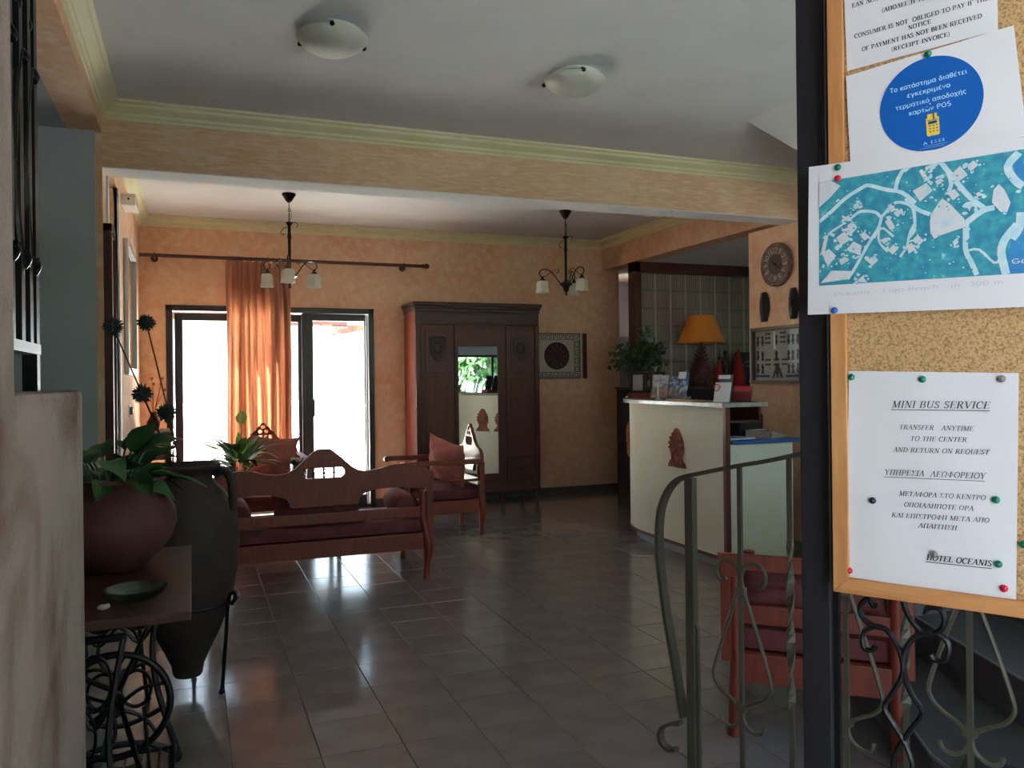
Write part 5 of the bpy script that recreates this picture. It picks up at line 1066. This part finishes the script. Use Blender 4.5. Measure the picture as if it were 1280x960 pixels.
# figures on the shelf
f1 = thing('red_figurine', 'small red draped figurine beside the pineapple lamp', 'figurine', (5.50, 7.66, 1.25))
obj('body', MB().lathe([(.001, 0), (.05, 0), (.045, .05), (.03, .14), (.035, .20), (.018, .27), (.001, .28)], seg=14, cap=False), 'red_cloth', f1, smooth=True)
obj('head', MB().sph((0, 0, .31), .024, 10), 'ebony', f1, smooth=True); obj('feather', MB().tube([(0, 0, .32), (.01, 0, .38), (0, .0, .43)], [.008, .005, .002], 6), 'ebony', f1)
obj('arm', MB().tube([(-.03, 0, .20), (-.07, -.02, .13), (-.05, -.03, .06)], .011, 7), 'red_cloth', f1, smooth=True)
f2 = thing('twisted_figurine', 'brown twisted wooden figurine between the red one and the red cone', 'figurine', (5.60, 7.70, 1.25))
obj('body', MB().tube(smooth_loop([(.02, 0, 0), (-.02, 0, .08), (.025, .01, .17), (-.02, 0, .26), (.01, 0, .34)], 4, False), [.032-.0013*k for k in range(17)], 8), mat('olive_wood', (.09, .055, .025), .7), f2, smooth=True)
obj('arm', MB().tube(smooth_loop([(.0, 0, .14), (-.06, 0, .20), (-.04, 0, .28)], 4, False), .012, 6), 'stem', f2, smooth=True); obj('head', MB().sph((.01, 0, .37), .026, 10), 'stem', f2, smooth=True)
f3 = obj('red_cone_ornament', MB().lathe([(.001, 0), (.085, 0), (.075, .06), (.055, .2), (.025, .33), (.012, .39), (.001, .41)], seg=20, cap=False), 'red_cloth', smooth=True, loc=(5.715, 7.60, 1.25)); tag(f3, 'bright red cone ornament left of the dark board on the shelf', 'ornament')
cb = thing('chalkboard', 'dark framed chalkboard standing at the right end of the back shelf', 'board', (5.93, 7.72, 1.25))
obj('frame', MB().box((0, 0, .19), (.30, .02, .37), R=Matrix.Rotation(-.1, 4, 'X')), 'ebony', cb); obj('slate', MB().box((0, -.011, .19), (.26, .006, .33), R=Matrix.Rotation(-.1, 4, 'X')), 'chalk', cb)
obj('drawing', MB().tube([(.07*math.cos(a), -.018-.1*.07*math.sin(a)*0, .24+.03*math.sin(a)) for a in [k*PI/8 for k in range(16)]], .0025, 4, closed=True).tube([(-.08, -.013, .14), (.0, -.014, .15), (.08, -.013, .14)], .002, 4), 'case_back', cb)
sc_ = obj('conch_shell', MB().sph((0, 0, .045), .06, 14, (1.3, .8, .75)).cyl((.05, 0, .05), (.12, 0, .09), .03, .004, 10).cyl((-.02, 0, .07), (-.04, -.0, .12), .025, .004, 8).cyl((.02, 0, .08), (.03, 0, .125), .02, .003, 8), 'pale_cloth', smooth=True, loc=(5.80, 7.42, 1.25)); tag(sc_, 'pale spiky seashell in front of the chalkboard', 'seashell')

# ================================================================== PILLAR WALL: clock, masks, case
ck = thing('wall_clock', 'round worn brown wall clock on the peach pillar', 'clock', (XR, 5.54, 2.28), -PI/2)
obj('face', MB().lathe([(.001, .035), (.150, .035), (.158, .044), (.170, .046), (.180, .040), (.183, .025), (.183, 0), (.001, 0)], seg=56, cap=False).xf(Matrix.Rotation(PI/2, 4, 'X')), 'clock', ck, smooth=True)
obj('inner_disc', MB().cyl((0, -.035, 0), (0, -.037, 0), .085, seg=40), mat('clock_centre', (.075, .05, .042), .8), ck)
for n in range(1, 13):
    a = math.radians(90-30*n); s = str(n); wd_ = .026*len(s)
    me = draw_text({'1': 'I', '2': 'II', '3': 'III'}.get(s, s) if False else s, (-wd_/2, -.024), (wd_/2, -.024), .050, serif=False, bold=1.1)
    me.transform(Matrix.Translation((.118*math.cos(a), -.0362, .118*math.sin(a))) @ XZ @ Matrix.Rotation(a-PI/2, 4, 'Z')); obj('numeral', me, 'numeral', ck)
def hand(a, L, w_):
    a = math.radians(90-a); return MB().poly([(-.03*math.cos(a)-w_*math.sin(a)*.4, -.03*math.sin(a)+w_*math.cos(a)*.4), (L*math.cos(a), L*math.sin(a)), (-.03*math.cos(a)+w_*math.sin(a)*.4, -.03*math.sin(a)-w_*math.cos(a)*.4)], .003, 'y', -.043)
obj('hour_hand', hand(128, .065, .018), 'ebony', ck); obj('minute_hand', hand(305, .09, .014), 'ebony', ck); obj('hub', MB().cyl((0, -.048, 0), (0, -.035, 0), .010, seg=12), 'ebony', ck)
def mask(y, label, dz=0):
    t = thing('wooden_mask', label, 'mask', (XR, y, 1.94), -PI/2)
    obj('face', MB().grid(lambda u, v: ((u-.5)*.125*math.sin(PI*(.12+.80*v))**.45, -.012-.035*math.sin(PI*u)*math.sin(PI*v)**.5, -.128+.256*v), 12, 16), 'ebony', t, smooth=True)
    obj('back', MB().sph((0, -.004, 0), .062, 16, (1, .12, 2.02)), 'ebony', t, smooth=True)
    obj('nose', MB().sph((0, -.040, .01), .010, 10, (.7, .8, 2.6)), 'ebony', t, smooth=True)
    for s in (-1, 1): obj('eye', MB().sph((s*.024, -.036, .04), .010, 8, (1.2, .4, .5)), 'carving', t)
    obj('mouth', MB().sph((0, -.036, -.07), .014, 8, (1.2, .4, .6)), 'carving', t)
mask(5.715, 'long black wooden mask under the clock, left one'); mask(5.35, 'long black wooden mask under the clock, right one')
case = thing('display_case', 'shallow framed case of small bronze figures on the pillar below the masks', 'display case', (XR, 5.86, 1.287), -PI/2)
CW, CH = .63, .475
obj('frame', MB().bb(0, CW, -.05, 0, CH-.025, CH).bb(0, CW, -.05, 0, 0, .025).bb(0, .022, -.05, 0, 0, CH).bb(CW-.022, CW, -.05, 0, 0, CH), 'frame_wood', case, bevel=.003)
obj('backing', MB().bb(.02, CW-.02, -.012, -.004, .02, CH-.02), 'case_back', case)
ed = obj('frame_edge', MB().bb(.0, .004, -.052, -.046, .0, CH), 'silver', case, label='thin silver left edge')  # silver strip along the left side of the brown frame
mb = MB(); y_ = -.018
for r, z in enumerate((.36, .235, .125)):
    for x in (.06, .12, .45, .50, .56, .30):
        L = .085
        if r == 0 or x in (.06, .56): mb.poly([(x-.012, z+L/2), (x+.012, z+L/2), (x+.004, z+.01), (x+.016, z-.01), (x, z-L/2), (x-.016, z-.01), (x-.004, z+.01)], .006, 'y', y_)
        else: mb.poly([(x, z+L/2), (x+.016, z+.012), (x+.006, z), (x+.014, z-L/2), (x-.014, z-L/2), (x-.006, z), (x-.016, z+.012)], .006, 'y', y_)
for z in (.42, .385, .345, .20, .16):
    for x in (.19, .38) if z > .3 else (.19, .30, .40):
        mb.poly([(x-.035, z), (x-.02, z+.010), (x, z+.003), (x+.02, z+.010), (x+.035, z), (x+.02, z-.010), (x, z-.003), (x-.02, z-.010)], .006, 'y', y_)
for s in (-1, 1): mb.poly([(.31+s*.012, .13), (.31+s*.022, .13), (.31+s*.065, .05), (.31+s*.05, .045)], .006, 'y', y_)
mb.poly([(.30, .14), (.32, .14), (.315, .05), (.305, .05)], .006, 'y', y_)
obj('bronze_figures', mb, 'ornament', case)
obj('bar_figure', MB().bb(.04, .20, -.02, -.012, .052, .072).bb(.42, .58, -.02, -.012, .052, .072), 'navy_ink', case)
obj('label_strip', MB().bb(.272, .290, -.02, -.012, .285, .44), 'paper', case)
obj('cover_glass', MB().bb(.022, CW-.022, -.042, -.040, .025, CH-.025), 'case_glass', case)

# ================================================================== STEPS AT THE RIGHT
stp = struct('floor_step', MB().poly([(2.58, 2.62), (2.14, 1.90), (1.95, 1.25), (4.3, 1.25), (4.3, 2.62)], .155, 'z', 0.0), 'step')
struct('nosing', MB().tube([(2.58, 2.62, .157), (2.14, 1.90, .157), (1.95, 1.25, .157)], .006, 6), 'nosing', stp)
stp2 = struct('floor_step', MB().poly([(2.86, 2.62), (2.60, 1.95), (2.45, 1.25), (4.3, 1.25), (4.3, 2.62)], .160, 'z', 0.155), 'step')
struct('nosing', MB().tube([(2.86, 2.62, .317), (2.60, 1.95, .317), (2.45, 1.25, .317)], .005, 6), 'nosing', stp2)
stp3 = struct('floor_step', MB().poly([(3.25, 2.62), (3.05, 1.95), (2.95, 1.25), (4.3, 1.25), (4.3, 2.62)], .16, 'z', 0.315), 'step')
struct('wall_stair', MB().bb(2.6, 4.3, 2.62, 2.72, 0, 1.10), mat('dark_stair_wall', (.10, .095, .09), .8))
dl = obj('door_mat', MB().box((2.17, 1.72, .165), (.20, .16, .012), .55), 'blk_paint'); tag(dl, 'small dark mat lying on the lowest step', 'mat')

# ================================================================== STAIR RAILING
RO = Vector((1.418, 2.129, 0)); rlg = thing('stair_railing', 'grey-green painted wrought-iron stair railing with scrolls and curved handrail', 'railing', RO, math.atan2(-.91734, .39811))
def P3(pts): return [(u, 0, v) for u, v in pts]
hp = [(1.0, 1.315), (.346, 1.132), (.169, 1.09), (.03, 1.056), (-.029, 1.039), (-.067, 1.011), (-.097, .963), (-.113, .904), (-.116, .798), (-.095, .625), (-.062, .456), (-.032, .30)]
obj('handrail', MB().tube(P3(smooth_loop(hp, 4, False)), 0, flat=(.034, .012)), 'iron_grey', rlg)
obj('bottom_scroll', MB().tube(P3(smooth_loop([(-.045, .275), (-.085, .262), (-.117, .235), (-.117, .200), (-.09, .182), (-.062, .19)], 4, False)), 0, flat=(.026, .010)), 'iron_grey', rlg)
obj('post', MB().bb(-.014, .014, -.014, .014, 0, 1.04), 'iron_grey', rlg, bevel=.002)
obj('post_brace', MB().poly([(.014, .60), (.024, .58), (.026, .0), (.014, .0)], .012, 'y', -.006), 'iron_grey', rlg)
obj('foot_rail', MB().tube(P3([(-.03, .10), (1.0, .375)]), 0, flat=(.012, .03)), 'iron_grey', rlg)
def rail_top(u): return 1.047+.25*u if u > 0 else 1.04
def baluster(u):
    obj('baluster', MB().bb(u-.006, u+.006, -.006, .006, .10+.26*u, rail_top(u)), 'iron_grey', rlg)
def scroll_pair(u0, dz):
    a = [(.118, .754), (.100, .744), (.086, .762), (.089, .788), (.108, .807), (.137, .805), (.157, .784), (.162, .752), (.138, .673), (.105, .579), (.077, .489), (.073, .452), (.095, .421), (.134, .399), (.161, .374), (.157, .340), (.128, .319), (.102, .325), (.096, .343)]
    for s in (1, -1):
        pts = [(u0+s*(u-.165), v+dz+(.018 if s < 0 else 0)*0) for u, v in a]
        obj('scroll', MB().tube(P3(smooth_loop(pts, 3, False)), .0058, 7), 'iron_grey', rlg, smooth=True)
    for z_ in (.715, .372): obj('collar', MB().bb(u0-.015, u0+.015, -.009, .009, z_+dz, z_+.02+dz), 'iron_grey', rlg)
def twisted(u):
    mb = MB(); n = 40; z0, z1 = .10+.26*u, rail_top(u); rings = []
    for i in range(n+1):
        z = z0+(z1-z0)*i/n; t_ = min(1, max(0, (i/n-.25)/.5)); a = t_*2*PI*1.5; wd_ = .012 if .25 < i/n < .75 else .008
        rings.append([mb.bm.verts.new((u+math.cos(a+q)*wd_*(1 if j % 2 else 1), math.sin(a+q)*.9*wd_, z)) for j, q in enumerate((.35, PI-.35, PI+.35, -.35))])
    for i in range(n):
        for k in range(4): mb.bm.faces.new((rings[i][k], rings[i][(k+1) % 4], rings[i+1][(k+1) % 4], rings[i+1][k]))
    obj('twisted_baluster', mb, 'iron_grey', rlg)
for u, dz in ((.167, 0), (.475, .05), (.772, .11)): baluster(u); scroll_pair(u, dz)
for u in (.32, .625, .92): twisted(u)

# ================================================================== OPEN GATE LEAF
BO = Vector((.877, .945, 0)); BRZ = math.atan2(-.851, .526)
GO = BO+Vector((.851, .526, 0))*.035
gate = thing('entrance_gate', 'open black wrought-iron entrance gate leaf carrying the notice board', 'gate', GO, BRZ)
obj('stile', MB().bb(-.057, -.014, -.008, .024, .02, 2.35), 'iron_worn', gate, bevel=.002)
obj('stile', MB().bb(.86, .90, -.02, .024, .02, 2.35), 'iron_worn', gate, bevel=.002)
obj('edge_strip', MB().bb(-.014, -.006, .004, .016, .02, 2.35), 'iron', gate)
obj('rail', MB().bb(-.02, .86, -.015, .02, 2.31, 2.35).bb(-.02, .86, -.015, .02, .06, .10), 'iron', gate)
SCRL = {'a': [(.047, 1.014), (.045, 1.008), (.037, 1.019), (.028, 1.010), (.027, .996), (.035, .985), (.046, .980), (.060, .979), (.072, .967), (.079, .952), (.083, .939), (.085, .923), (.088, .908), (.096, .889), (.109, .869), (.096, .845), (.084, .824), (.073, .800), (.070, .776), (.078, .74)],
 'b': [(.047, .952), (.042, .944), (.032, .944), (.028, .955), (.031, .969), (.039, .976), (.046, .980)],
 'c': [(.113, 1.009), (.117, 1.018), (.130, 1.021), (.138, 1.011), (.137, .996), (.127, .985), (.112, .981), (.100, .991), (.088, 1.011), (.083, 1.04), (.083, 1.09)],
 'd': [(.120, .952), (.126, .946), (.137, .948), (.143, .963), (.141, .975), (.132, .982), (.117, .983), (.099, .973), (.089, .958), (.084, .941), (.084, .923), (.079, .906), (.068, .885), (.058, .864), (.069, .844), (.083, .823), (.090, .807), (.095, .783), (.086, .74)]}
for du in (0, .27, .54):
    for dz in ((0,) if du else (0, .44, .86)):
        for k_, pts in SCRL.items():
            obj('scroll', MB().tube(P3(smooth_loop([(u+du, v+dz) for u, v in pts], 3, False)), .0042, 7), 'iron', gate, smooth=True)
for du in (.0, .27, .54): obj('bar', MB().bb(.080+du, .088+du, -.004, .004, .10, .745), 'iron', gate); obj('bar', MB().bb(.080+du, .088+du, -.004, .004, 1.09, 2.31), 'iron', gate)

# ================================================================== NOTICE BOARD
nb = thing('notice_board', 'pine-framed cork notice board with pinned notices hung on the gate', 'notice board', BO, BRZ)
X1, Z0, Z1 = .60, 1.034, 1.99
Yf = -.002
obj('cork', MB().bb(.015, X1-.015, Yf, .010, Z0+.015, Z1-.015), 'cork', nb)
for nm, q, mm in (('frame_rail', (0, X1, Z0, Z0+.022), 'pineh'), ('frame_rail', (0, X1, Z1-.022, Z1), 'pineh')):
    obj(nm, MB().poly([(q[0], q[2] if q[2] == Z0 else q[3]), (q[1], q[2] if q[2] == Z0 else q[3]), (q[1]-.022, q[3] if q[2] == Z0 else q[2]), (q[0]+.022, q[3] if q[2] == Z0 else q[2])], .022, 'y', -.010), mm, nb, bevel=.0012)
for s in (0, 1):
    xs = (0, .022) if s == 0 else (X1, X1-.022)
    obj('frame_stile', MB().poly([(xs[0], Z0), (xs[0], Z1), (xs[1], Z1-.022), (xs[1], Z0+.022)], .022, 'y', -.010), 'pine', nb, bevel=.0012)
def sheet(name, label, pts, lay, wav=.0012):
    """a sheet of paper on the board: corner points (tl,tr,br,bl) in board coordinates, lay = layer above the cork"""
    tl, tr, br, bl = [Vector(p) for p in pts]; y0 = -.0035-.0022*lay-(.0045 if lay == 2 else 0)
    def f(u, v):
        p = (bl*(1-u)+br*u)*(1-v)+(tl*(1-u)+tr*u)*v
        return (p.x, y0-.0009*math.sin(5*u+3*v)**2*(1 if wav else 0), p.y)
    t = obj(name, MB().grid(f, 10, 10), 'paper'); t.location = BO; t.rotation_euler = (0, 0, BRZ)
    so_ = t.modifiers.new('thick', 'SOLIDIFY'); so_.thickness = .0003
    return tag(t, label, 'notice'), y0-.0011
def on_board(me, y):
    me.transform(Matrix.Translation((0, y, 0)) @ XZ); return me
def write(par, y, items, m='ink', shear=0, bold=1.0, serif=True):
    for body, p0, p1, h in items:
        me = draw_text(body, p0, p1, h, serif, shear, bold)
        if me.vertices: obj('lettering', on_board(me, y), m, par)
mini, ym = sheet('minibus_notice', 'white sheet headed MINI BUS SERVICE pinned low on the board', [(.024, 1.356), (.234, 1.350), (.228, 1.053), (.017, 1.057)], 0)
write(mini, ym, [('MINI BUS SERVICE', (.081, 1.3035), (.200, 1.3035), .0095), ('TRANSFER   ANYTIME', (.090, 1.2735), (.181, 1.2735), .0064), ('TO THE CENTER', (.104, 1.2578), (.173, 1.2585), .0064), ('AND RETURN ON REQUEST', (.082, 1.2415), (.199, 1.243), .0064),
 ('ΥΠΗΡΕΣΙΑ  ΛΕΩΦΟΡΕΙΟΥ', (.070, 1.2085), (.194, 1.2105), .0078), ('ΜΕΤΑΦΟΡΑ ΣΤΟ ΚΕΝΤΡΟ', (.089, 1.1805), (.194, 1.1825), .0064), ('ΟΠΟΙΑΔΗΠΟΤΕ ΩΡΑ', (.095, 1.1655), (.180, 1.167), .0064), ('ΚΑΙ ΕΠΙΣΤΡΟΦΗ ΜΕΤΑ ΑΠΟ', (.079, 1.1495), (.198, 1.153), .0064), ('ΑΠΑΙΤΗΣΗ', (.113, 1.138), (.160, 1.139), .0064)], shear=.25)
write(mini, ym, [('HOTEL OCEANIS', (.123, 1.0945), (.200, 1.0955), .0078)], shear=.25, bold=1.5)
def line(par, y, p0, p1, w_, m='ink'):
    obj('underline', MB().poly([(p0[0], p0[1]), (p1[0], p1[1]), (p1[0], p1[1]-w_), (p0[0], p0[1]-w_)], .0002, 'y', y), m, par)
line(mini, ym, (.080, 1.3012), (.201, 1.3012), .0009); line(mini, ym, (.069, 1.2058), (.194, 1.2078), .0007); line(mini, ym, (.122, 1.0922), (.201, 1.0932), .0009)
con, yc = sheet('receipt_notice', 'white sheet about payment and receipts at the top of the board', [(.022, 1.96), (.214, 1.96), (.215, 1.799), (.026, 1.790)], 0)
write(con, yc, [('ΕΑΝ ΔΕΝ ΛΑΒΕΙ ΤΟ ΝΟΜΙΜΟ ΠΑΡΑΣΤΑΤΙΚΟ', (.034, 1.879), (.206, 1.884), .0062), ('(ΑΠΟΔΕΙΞΗ-ΤΙΜΟΛΟΓΙΟ)', (.074, 1.861), (.166, 1.864), .0062), ('CONSUMER IS NOT  OBLIGED TO PAY IF THE', (.037, 1.834), (.205, 1.841), .0062), ('NOTICE', (.108, 1.8275), (.136, 1.829), .0060), ('OF PAYMENT HAS NOT BEEN RECEIVED', (.047, 1.813), (.197, 1.820), .0062), ('(RECEIPT-INVOICE)', (.086, 1.803), (.159, 1.806), .0060)], bold=1.35)
pos, yp = sheet('card_terminal_notice', 'white sheet with a big round blue card-payment sticker', [(.025, 1.782), (.233, 1.800), (.246, 1.654), (.030, 1.648)], 1)
obj('round_sticker', MB().lathe([(.001, 0), (.0638, 0), (.0638, .0004), (.001, .0004)], seg=72, cap=False).xf(Matrix.Translation((.1345, yp, 1.7190)) @ Matrix.Rotation(PI/2, 4, 'X')), 'blue_print', pos)
write(pos, yp-.0006, [('Το κατάστημα διαθέτει', (.084, 1.7440), (.179, 1.7500), .0066), ('εγκεκριμένο', (.106, 1.7330), (.159, 1.7365), .0066), ('τερματικό αποδοχής', (.091, 1.7185), (.178, 1.7240), .0066), ('καρτών POS', (.108, 1.7078), (.160, 1.7113), .0066)], 'cyan_ink', bold=1.25, serif=False)
write(pos, yp-.0006, [('Α', (.1255, 1.664), (.1305, 1.6643), .0040), ('Ε.Σ.Ε.Ε', (.135, 1.6645), (.152, 1.6655), .0038)], 'cyan_ink', bold=1.3, serif=False)
line(pos, yp-.0006, (.126, 1.6618), (.155, 1.6628), .0003, 'cyan_ink'); line(pos, yp-.0006, (.121, 1.6592), (.152, 1.6602), .0003, 'cyan_ink')
def plate(name, loop, y, m, par): obj(name, on_board(curve_mesh(name, [loop], .0002), y), m, par)
T_ = lambda x, z, c=(.1365, 1.6905), a=.045: (c[0]+x*math.cos(a)-z*math.sin(a), c[1]+x*math.sin(a)+z*math.cos(a))
plate('terminal_icon', [T_(*p) for p in ((-.0070, -.014), (-.0055, -.0155), (.0075, -.0155), (.0090, -.014), (.0090, .009), (-.0070, .009))], yp-.0006, 'yellow_ink', pos)
plate('card_icon', [T_(*p) for p in ((-.0050, .006), (.0068, .006), (.0068, .0145), (-.0050, .0145))], yp-.0009, 'yellow_ink', pos)
plate('icon_screen', [T_(*p) for p in ((-.0045, .0005), (.0065, .0005), (.0065, .0045), (-.0045, .0045))], yp-.0009, 'navy_ink', pos)
plate('card_stripe', [T_(*p) for p in ((.0018, .0065), (.0036, .0065), (.0036, .0147), (.0018, .0147))], yp-.0011, 'navy_ink', pos)
plate('icon_line', [T_(*p) for p in ((-.0055, .0056), (.0072, .0056), (.0072, .0064), (-.0055, .0064))], yp-.0011, 'navy_ink', pos)
for i in range(3):
    for j in range(3): plate('icon_key', [T_(-.0035+.0042*i+dx, -.0025-.0040*j+dz) for dx, dz in ((0, 0), (.0022, 0), (.0022, .0014), (0, .0014))], yp-.0009, 'navy_ink', pos)
mp_, ymp = sheet('map_print', 'landscape sheet with a teal aerial map of roads and buildings', [(-.027, 1.658), (.272, 1.651), (.268, 1.434), (-.031, 1.440)], 2)
MAPQ = [(-.012, 1.6330), (.262, 1.6365), (.262, 1.4775), (-.014, 1.4815)]
plate('map_picture', [MAPQ[3], MAPQ[2], MAPQ[1], MAPQ[0]], ymp, 'map_teal', mp_)
def clampq(p): return (min(max(p[0], -.0125), .2615), min(max(p[1], 1.4805+(p[0]+.014)*-.0145), 1.6325+.0128*(p[0]+.012)))
def strip(pts, w_):
    pts = smooth_loop(pts, 3, False); L, R = [], []
    for i, p in enumerate(pts):
        a = Vector(pts[max(i-1, 0)]); b = Vector(pts[min(i+1, len(pts)-1)]); d_ = (b-a).normalized(); n = Vector((-d_.y, d_.x))*w_/2
        L.append(clampq(tuple(Vector(p)+n))); R.append(clampq(tuple(Vector(p)-n)))
    mb = MB()
    for i in range(len(pts)-1): mb.quad((L[i][0], 0, L[i][1]), (L[i+1][0], 0, L[i+1][1]), (R[i+1][0], 0, R[i+1][1]), (R[i][0], 0, R[i][1]))
    return mb.xf(Matrix.Translation((0, 0, 0)))
for lp_ in SEA: obj('printed_sea', MB().poly([clampq(p) for p in lp_], .0001, 'y', ymp-.0003), 'map_sea', mp_)
for k, (w_, pts) in enumerate(ROADS): obj('printed_road', strip(pts, w_*.00105).xf(Matrix.Translation((0, ymp-.0005-.00002*k, 0))), 'map_road', mp_)
for k, pts in enumerate(BLD): obj('printed_building', MB().poly([clampq(p) for p in pts], .0001, 'y', ymp-.0010-.00002*k), 'map_roof', mp_)
RM = random.Random(21); mbp, mbd = MB(), MB()
def blob(mb, cx, cz, r_, y):
    n = 7; ph = RM.uniform(0, 6); pts = []
    for k in range(n):
        a = ph+2*PI*k/n; q_ = r_*RM.uniform(.5, 1.3); c_ = clampq((cx+q_*math.cos(a), cz+q_*math.sin(a)*.9)); pts.append(mb.bm.verts.new((c_[0], y, c_[1])))
    mb.bm.faces.new(pts)
for k, pts in enumerate(BLD):
    cx = sum(p[0] for p in pts)/len(pts); cz = sum(p[1] for p in pts)/len(pts); rr = max(math.hypot(p[0]-cx, p[1]-cz) for p in pts)
    for j in range(5): a = RM.uniform(0, 6.3); blob(mbp, cx+rr*1.05*math.cos(a), cz+rr*math.sin(a), RM.uniform(.0012, .0034), ymp-.0009-.00001*j)
    for j in range(3): a = RM.uniform(0, 6.3); blob(mbd, cx+rr*.95*math.cos(a), cz+rr*.9*math.sin(a), RM.uniform(.0008, .0022), ymp-.0022-.00001*j)
for k in range(60): blob(mbp, RM.uniform(0, .25), RM.uniform(1.485, 1.63), RM.uniform(.0005, .0014), ymp-.0009)
for k in range(60): blob(mbd, RM.uniform(0, .25), RM.uniform(1.485, 1.63), RM.uniform(.0005, .0016), ymp-.0022)
q = obj('printed_yards', mbp, 'map_road', mp_); q['kind'] = 'stuff'
q = obj('printed_trees', mbd, 'map_teal', mp_); q['kind'] = 'stuff'
obj('printed_corner', MB().poly([clampq(p) for p in ((-.012, 1.632), (.004, 1.629), (.012, 1.618), (.002, 1.607), (-.013, 1.596))], .0001, 'y', ymp-.0008), 'map_roof', mp_)
write(mp_, ymp-.0003, [('Oceanis - Ligo Beach   in  300 m', (.006, 1.4645), (.218, 1.4660), .0060)], 'pencil', shear=.2, serif=False)
write(mp_, ymp-.0026, [('Google', (.228, 1.4905), (.272, 1.4905), .0065)], 'paper', serif=False)
def pin(u, v, m, label, y=-.009):
    t = thing('push_pin', label, 'push pin', BO, BRZ)
    obj('head', MB().lathe([(.001, .0), (.0040, .0), (.0048, .0012), (.0046, .0028), (.0032, .0042), (.001, .0048)], seg=18, cap=False).xf(Matrix.Translation((u, y, v)) @ Matrix.Rotation(PI/2, 4, 'X')), m, t, smooth=True)
    obj('needle', MB().cyl((u, y, v), (u, .004, v), .0006, seg=6), 'silver', t)
for u, v, m_, lb in ((.028, 1.347, 'pin_green', 'green push pin at the top left corner of the minibus sheet'), (.121, 1.343, 'pin_green', 'green push pin at the top middle of the minibus sheet'), (.215, 1.343, 'pin_grey', 'grey push pin at the top right corner of the minibus sheet'),
 (.055, 1.171, 'pin_dark', 'dark push pin at the left side of the minibus sheet'), (.207, 1.184, 'pin_green', 'green push pin halfway down the right side of the minibus sheet'), (.133, 1.104, 'pin_grey', 'silver grey push pin above the hotel name'),
 (.209, 1.100, 'pin_green', 'green push pin right of the hotel name'), (.022, 1.067, 'pin_red', 'red push pin at the bottom left corner of the minibus sheet'), (.215, 1.069, 'pin_red', 'red push pin at the bottom right corner of the minibus sheet'),
 (.237, 1.129, 'pin_green', 'green push pin stuck in the cork right of the minibus sheet')): pin(u, v, m_, lb, -.0055)
for u, v, m_, lb in ((.015, 1.650, 'pin_green', 'green push pin at the top left corner of the map'), (.015, 1.634, 'pin_red', 'red push pin just below the green one on the map'), (.008, 1.444, 'pin_blue', 'blue push pin at the bottom left corner of the map')): pin(u, v, m_, lb, -.0150)
pin(.133, 1.787, 'pin_green', 'green push pin above the blue sticker', -.0075)

# ================================================================== groups of alike things
GR = {'chandelier': 'three-arm chandeliers', 'ceiling_light': 'glass bowl ceiling lights', 'thistle': 'dried thistles in the amphora', 'push_pin': 'push pins on the notice board',
      'wooden_mask': 'black wooden masks on the pillar', 'wooden_armchair': 'carved wooden armchairs', 'throw_pillow': 'rose pillows on the armchairs', 'bolster': 'round bolsters on the seats',
      'palmette_relief': 'palm-leaf reliefs on the counter', 'brochure_holder': 'clear brochure holders on the counter', 'back_cushion': 'dusty red back cushions'}
for o in bpy.data.objects:
    n = o.name.split('.')[0]
    if o.parent is None and n in GR and 'group' not in o: o['group'] = GR[n]
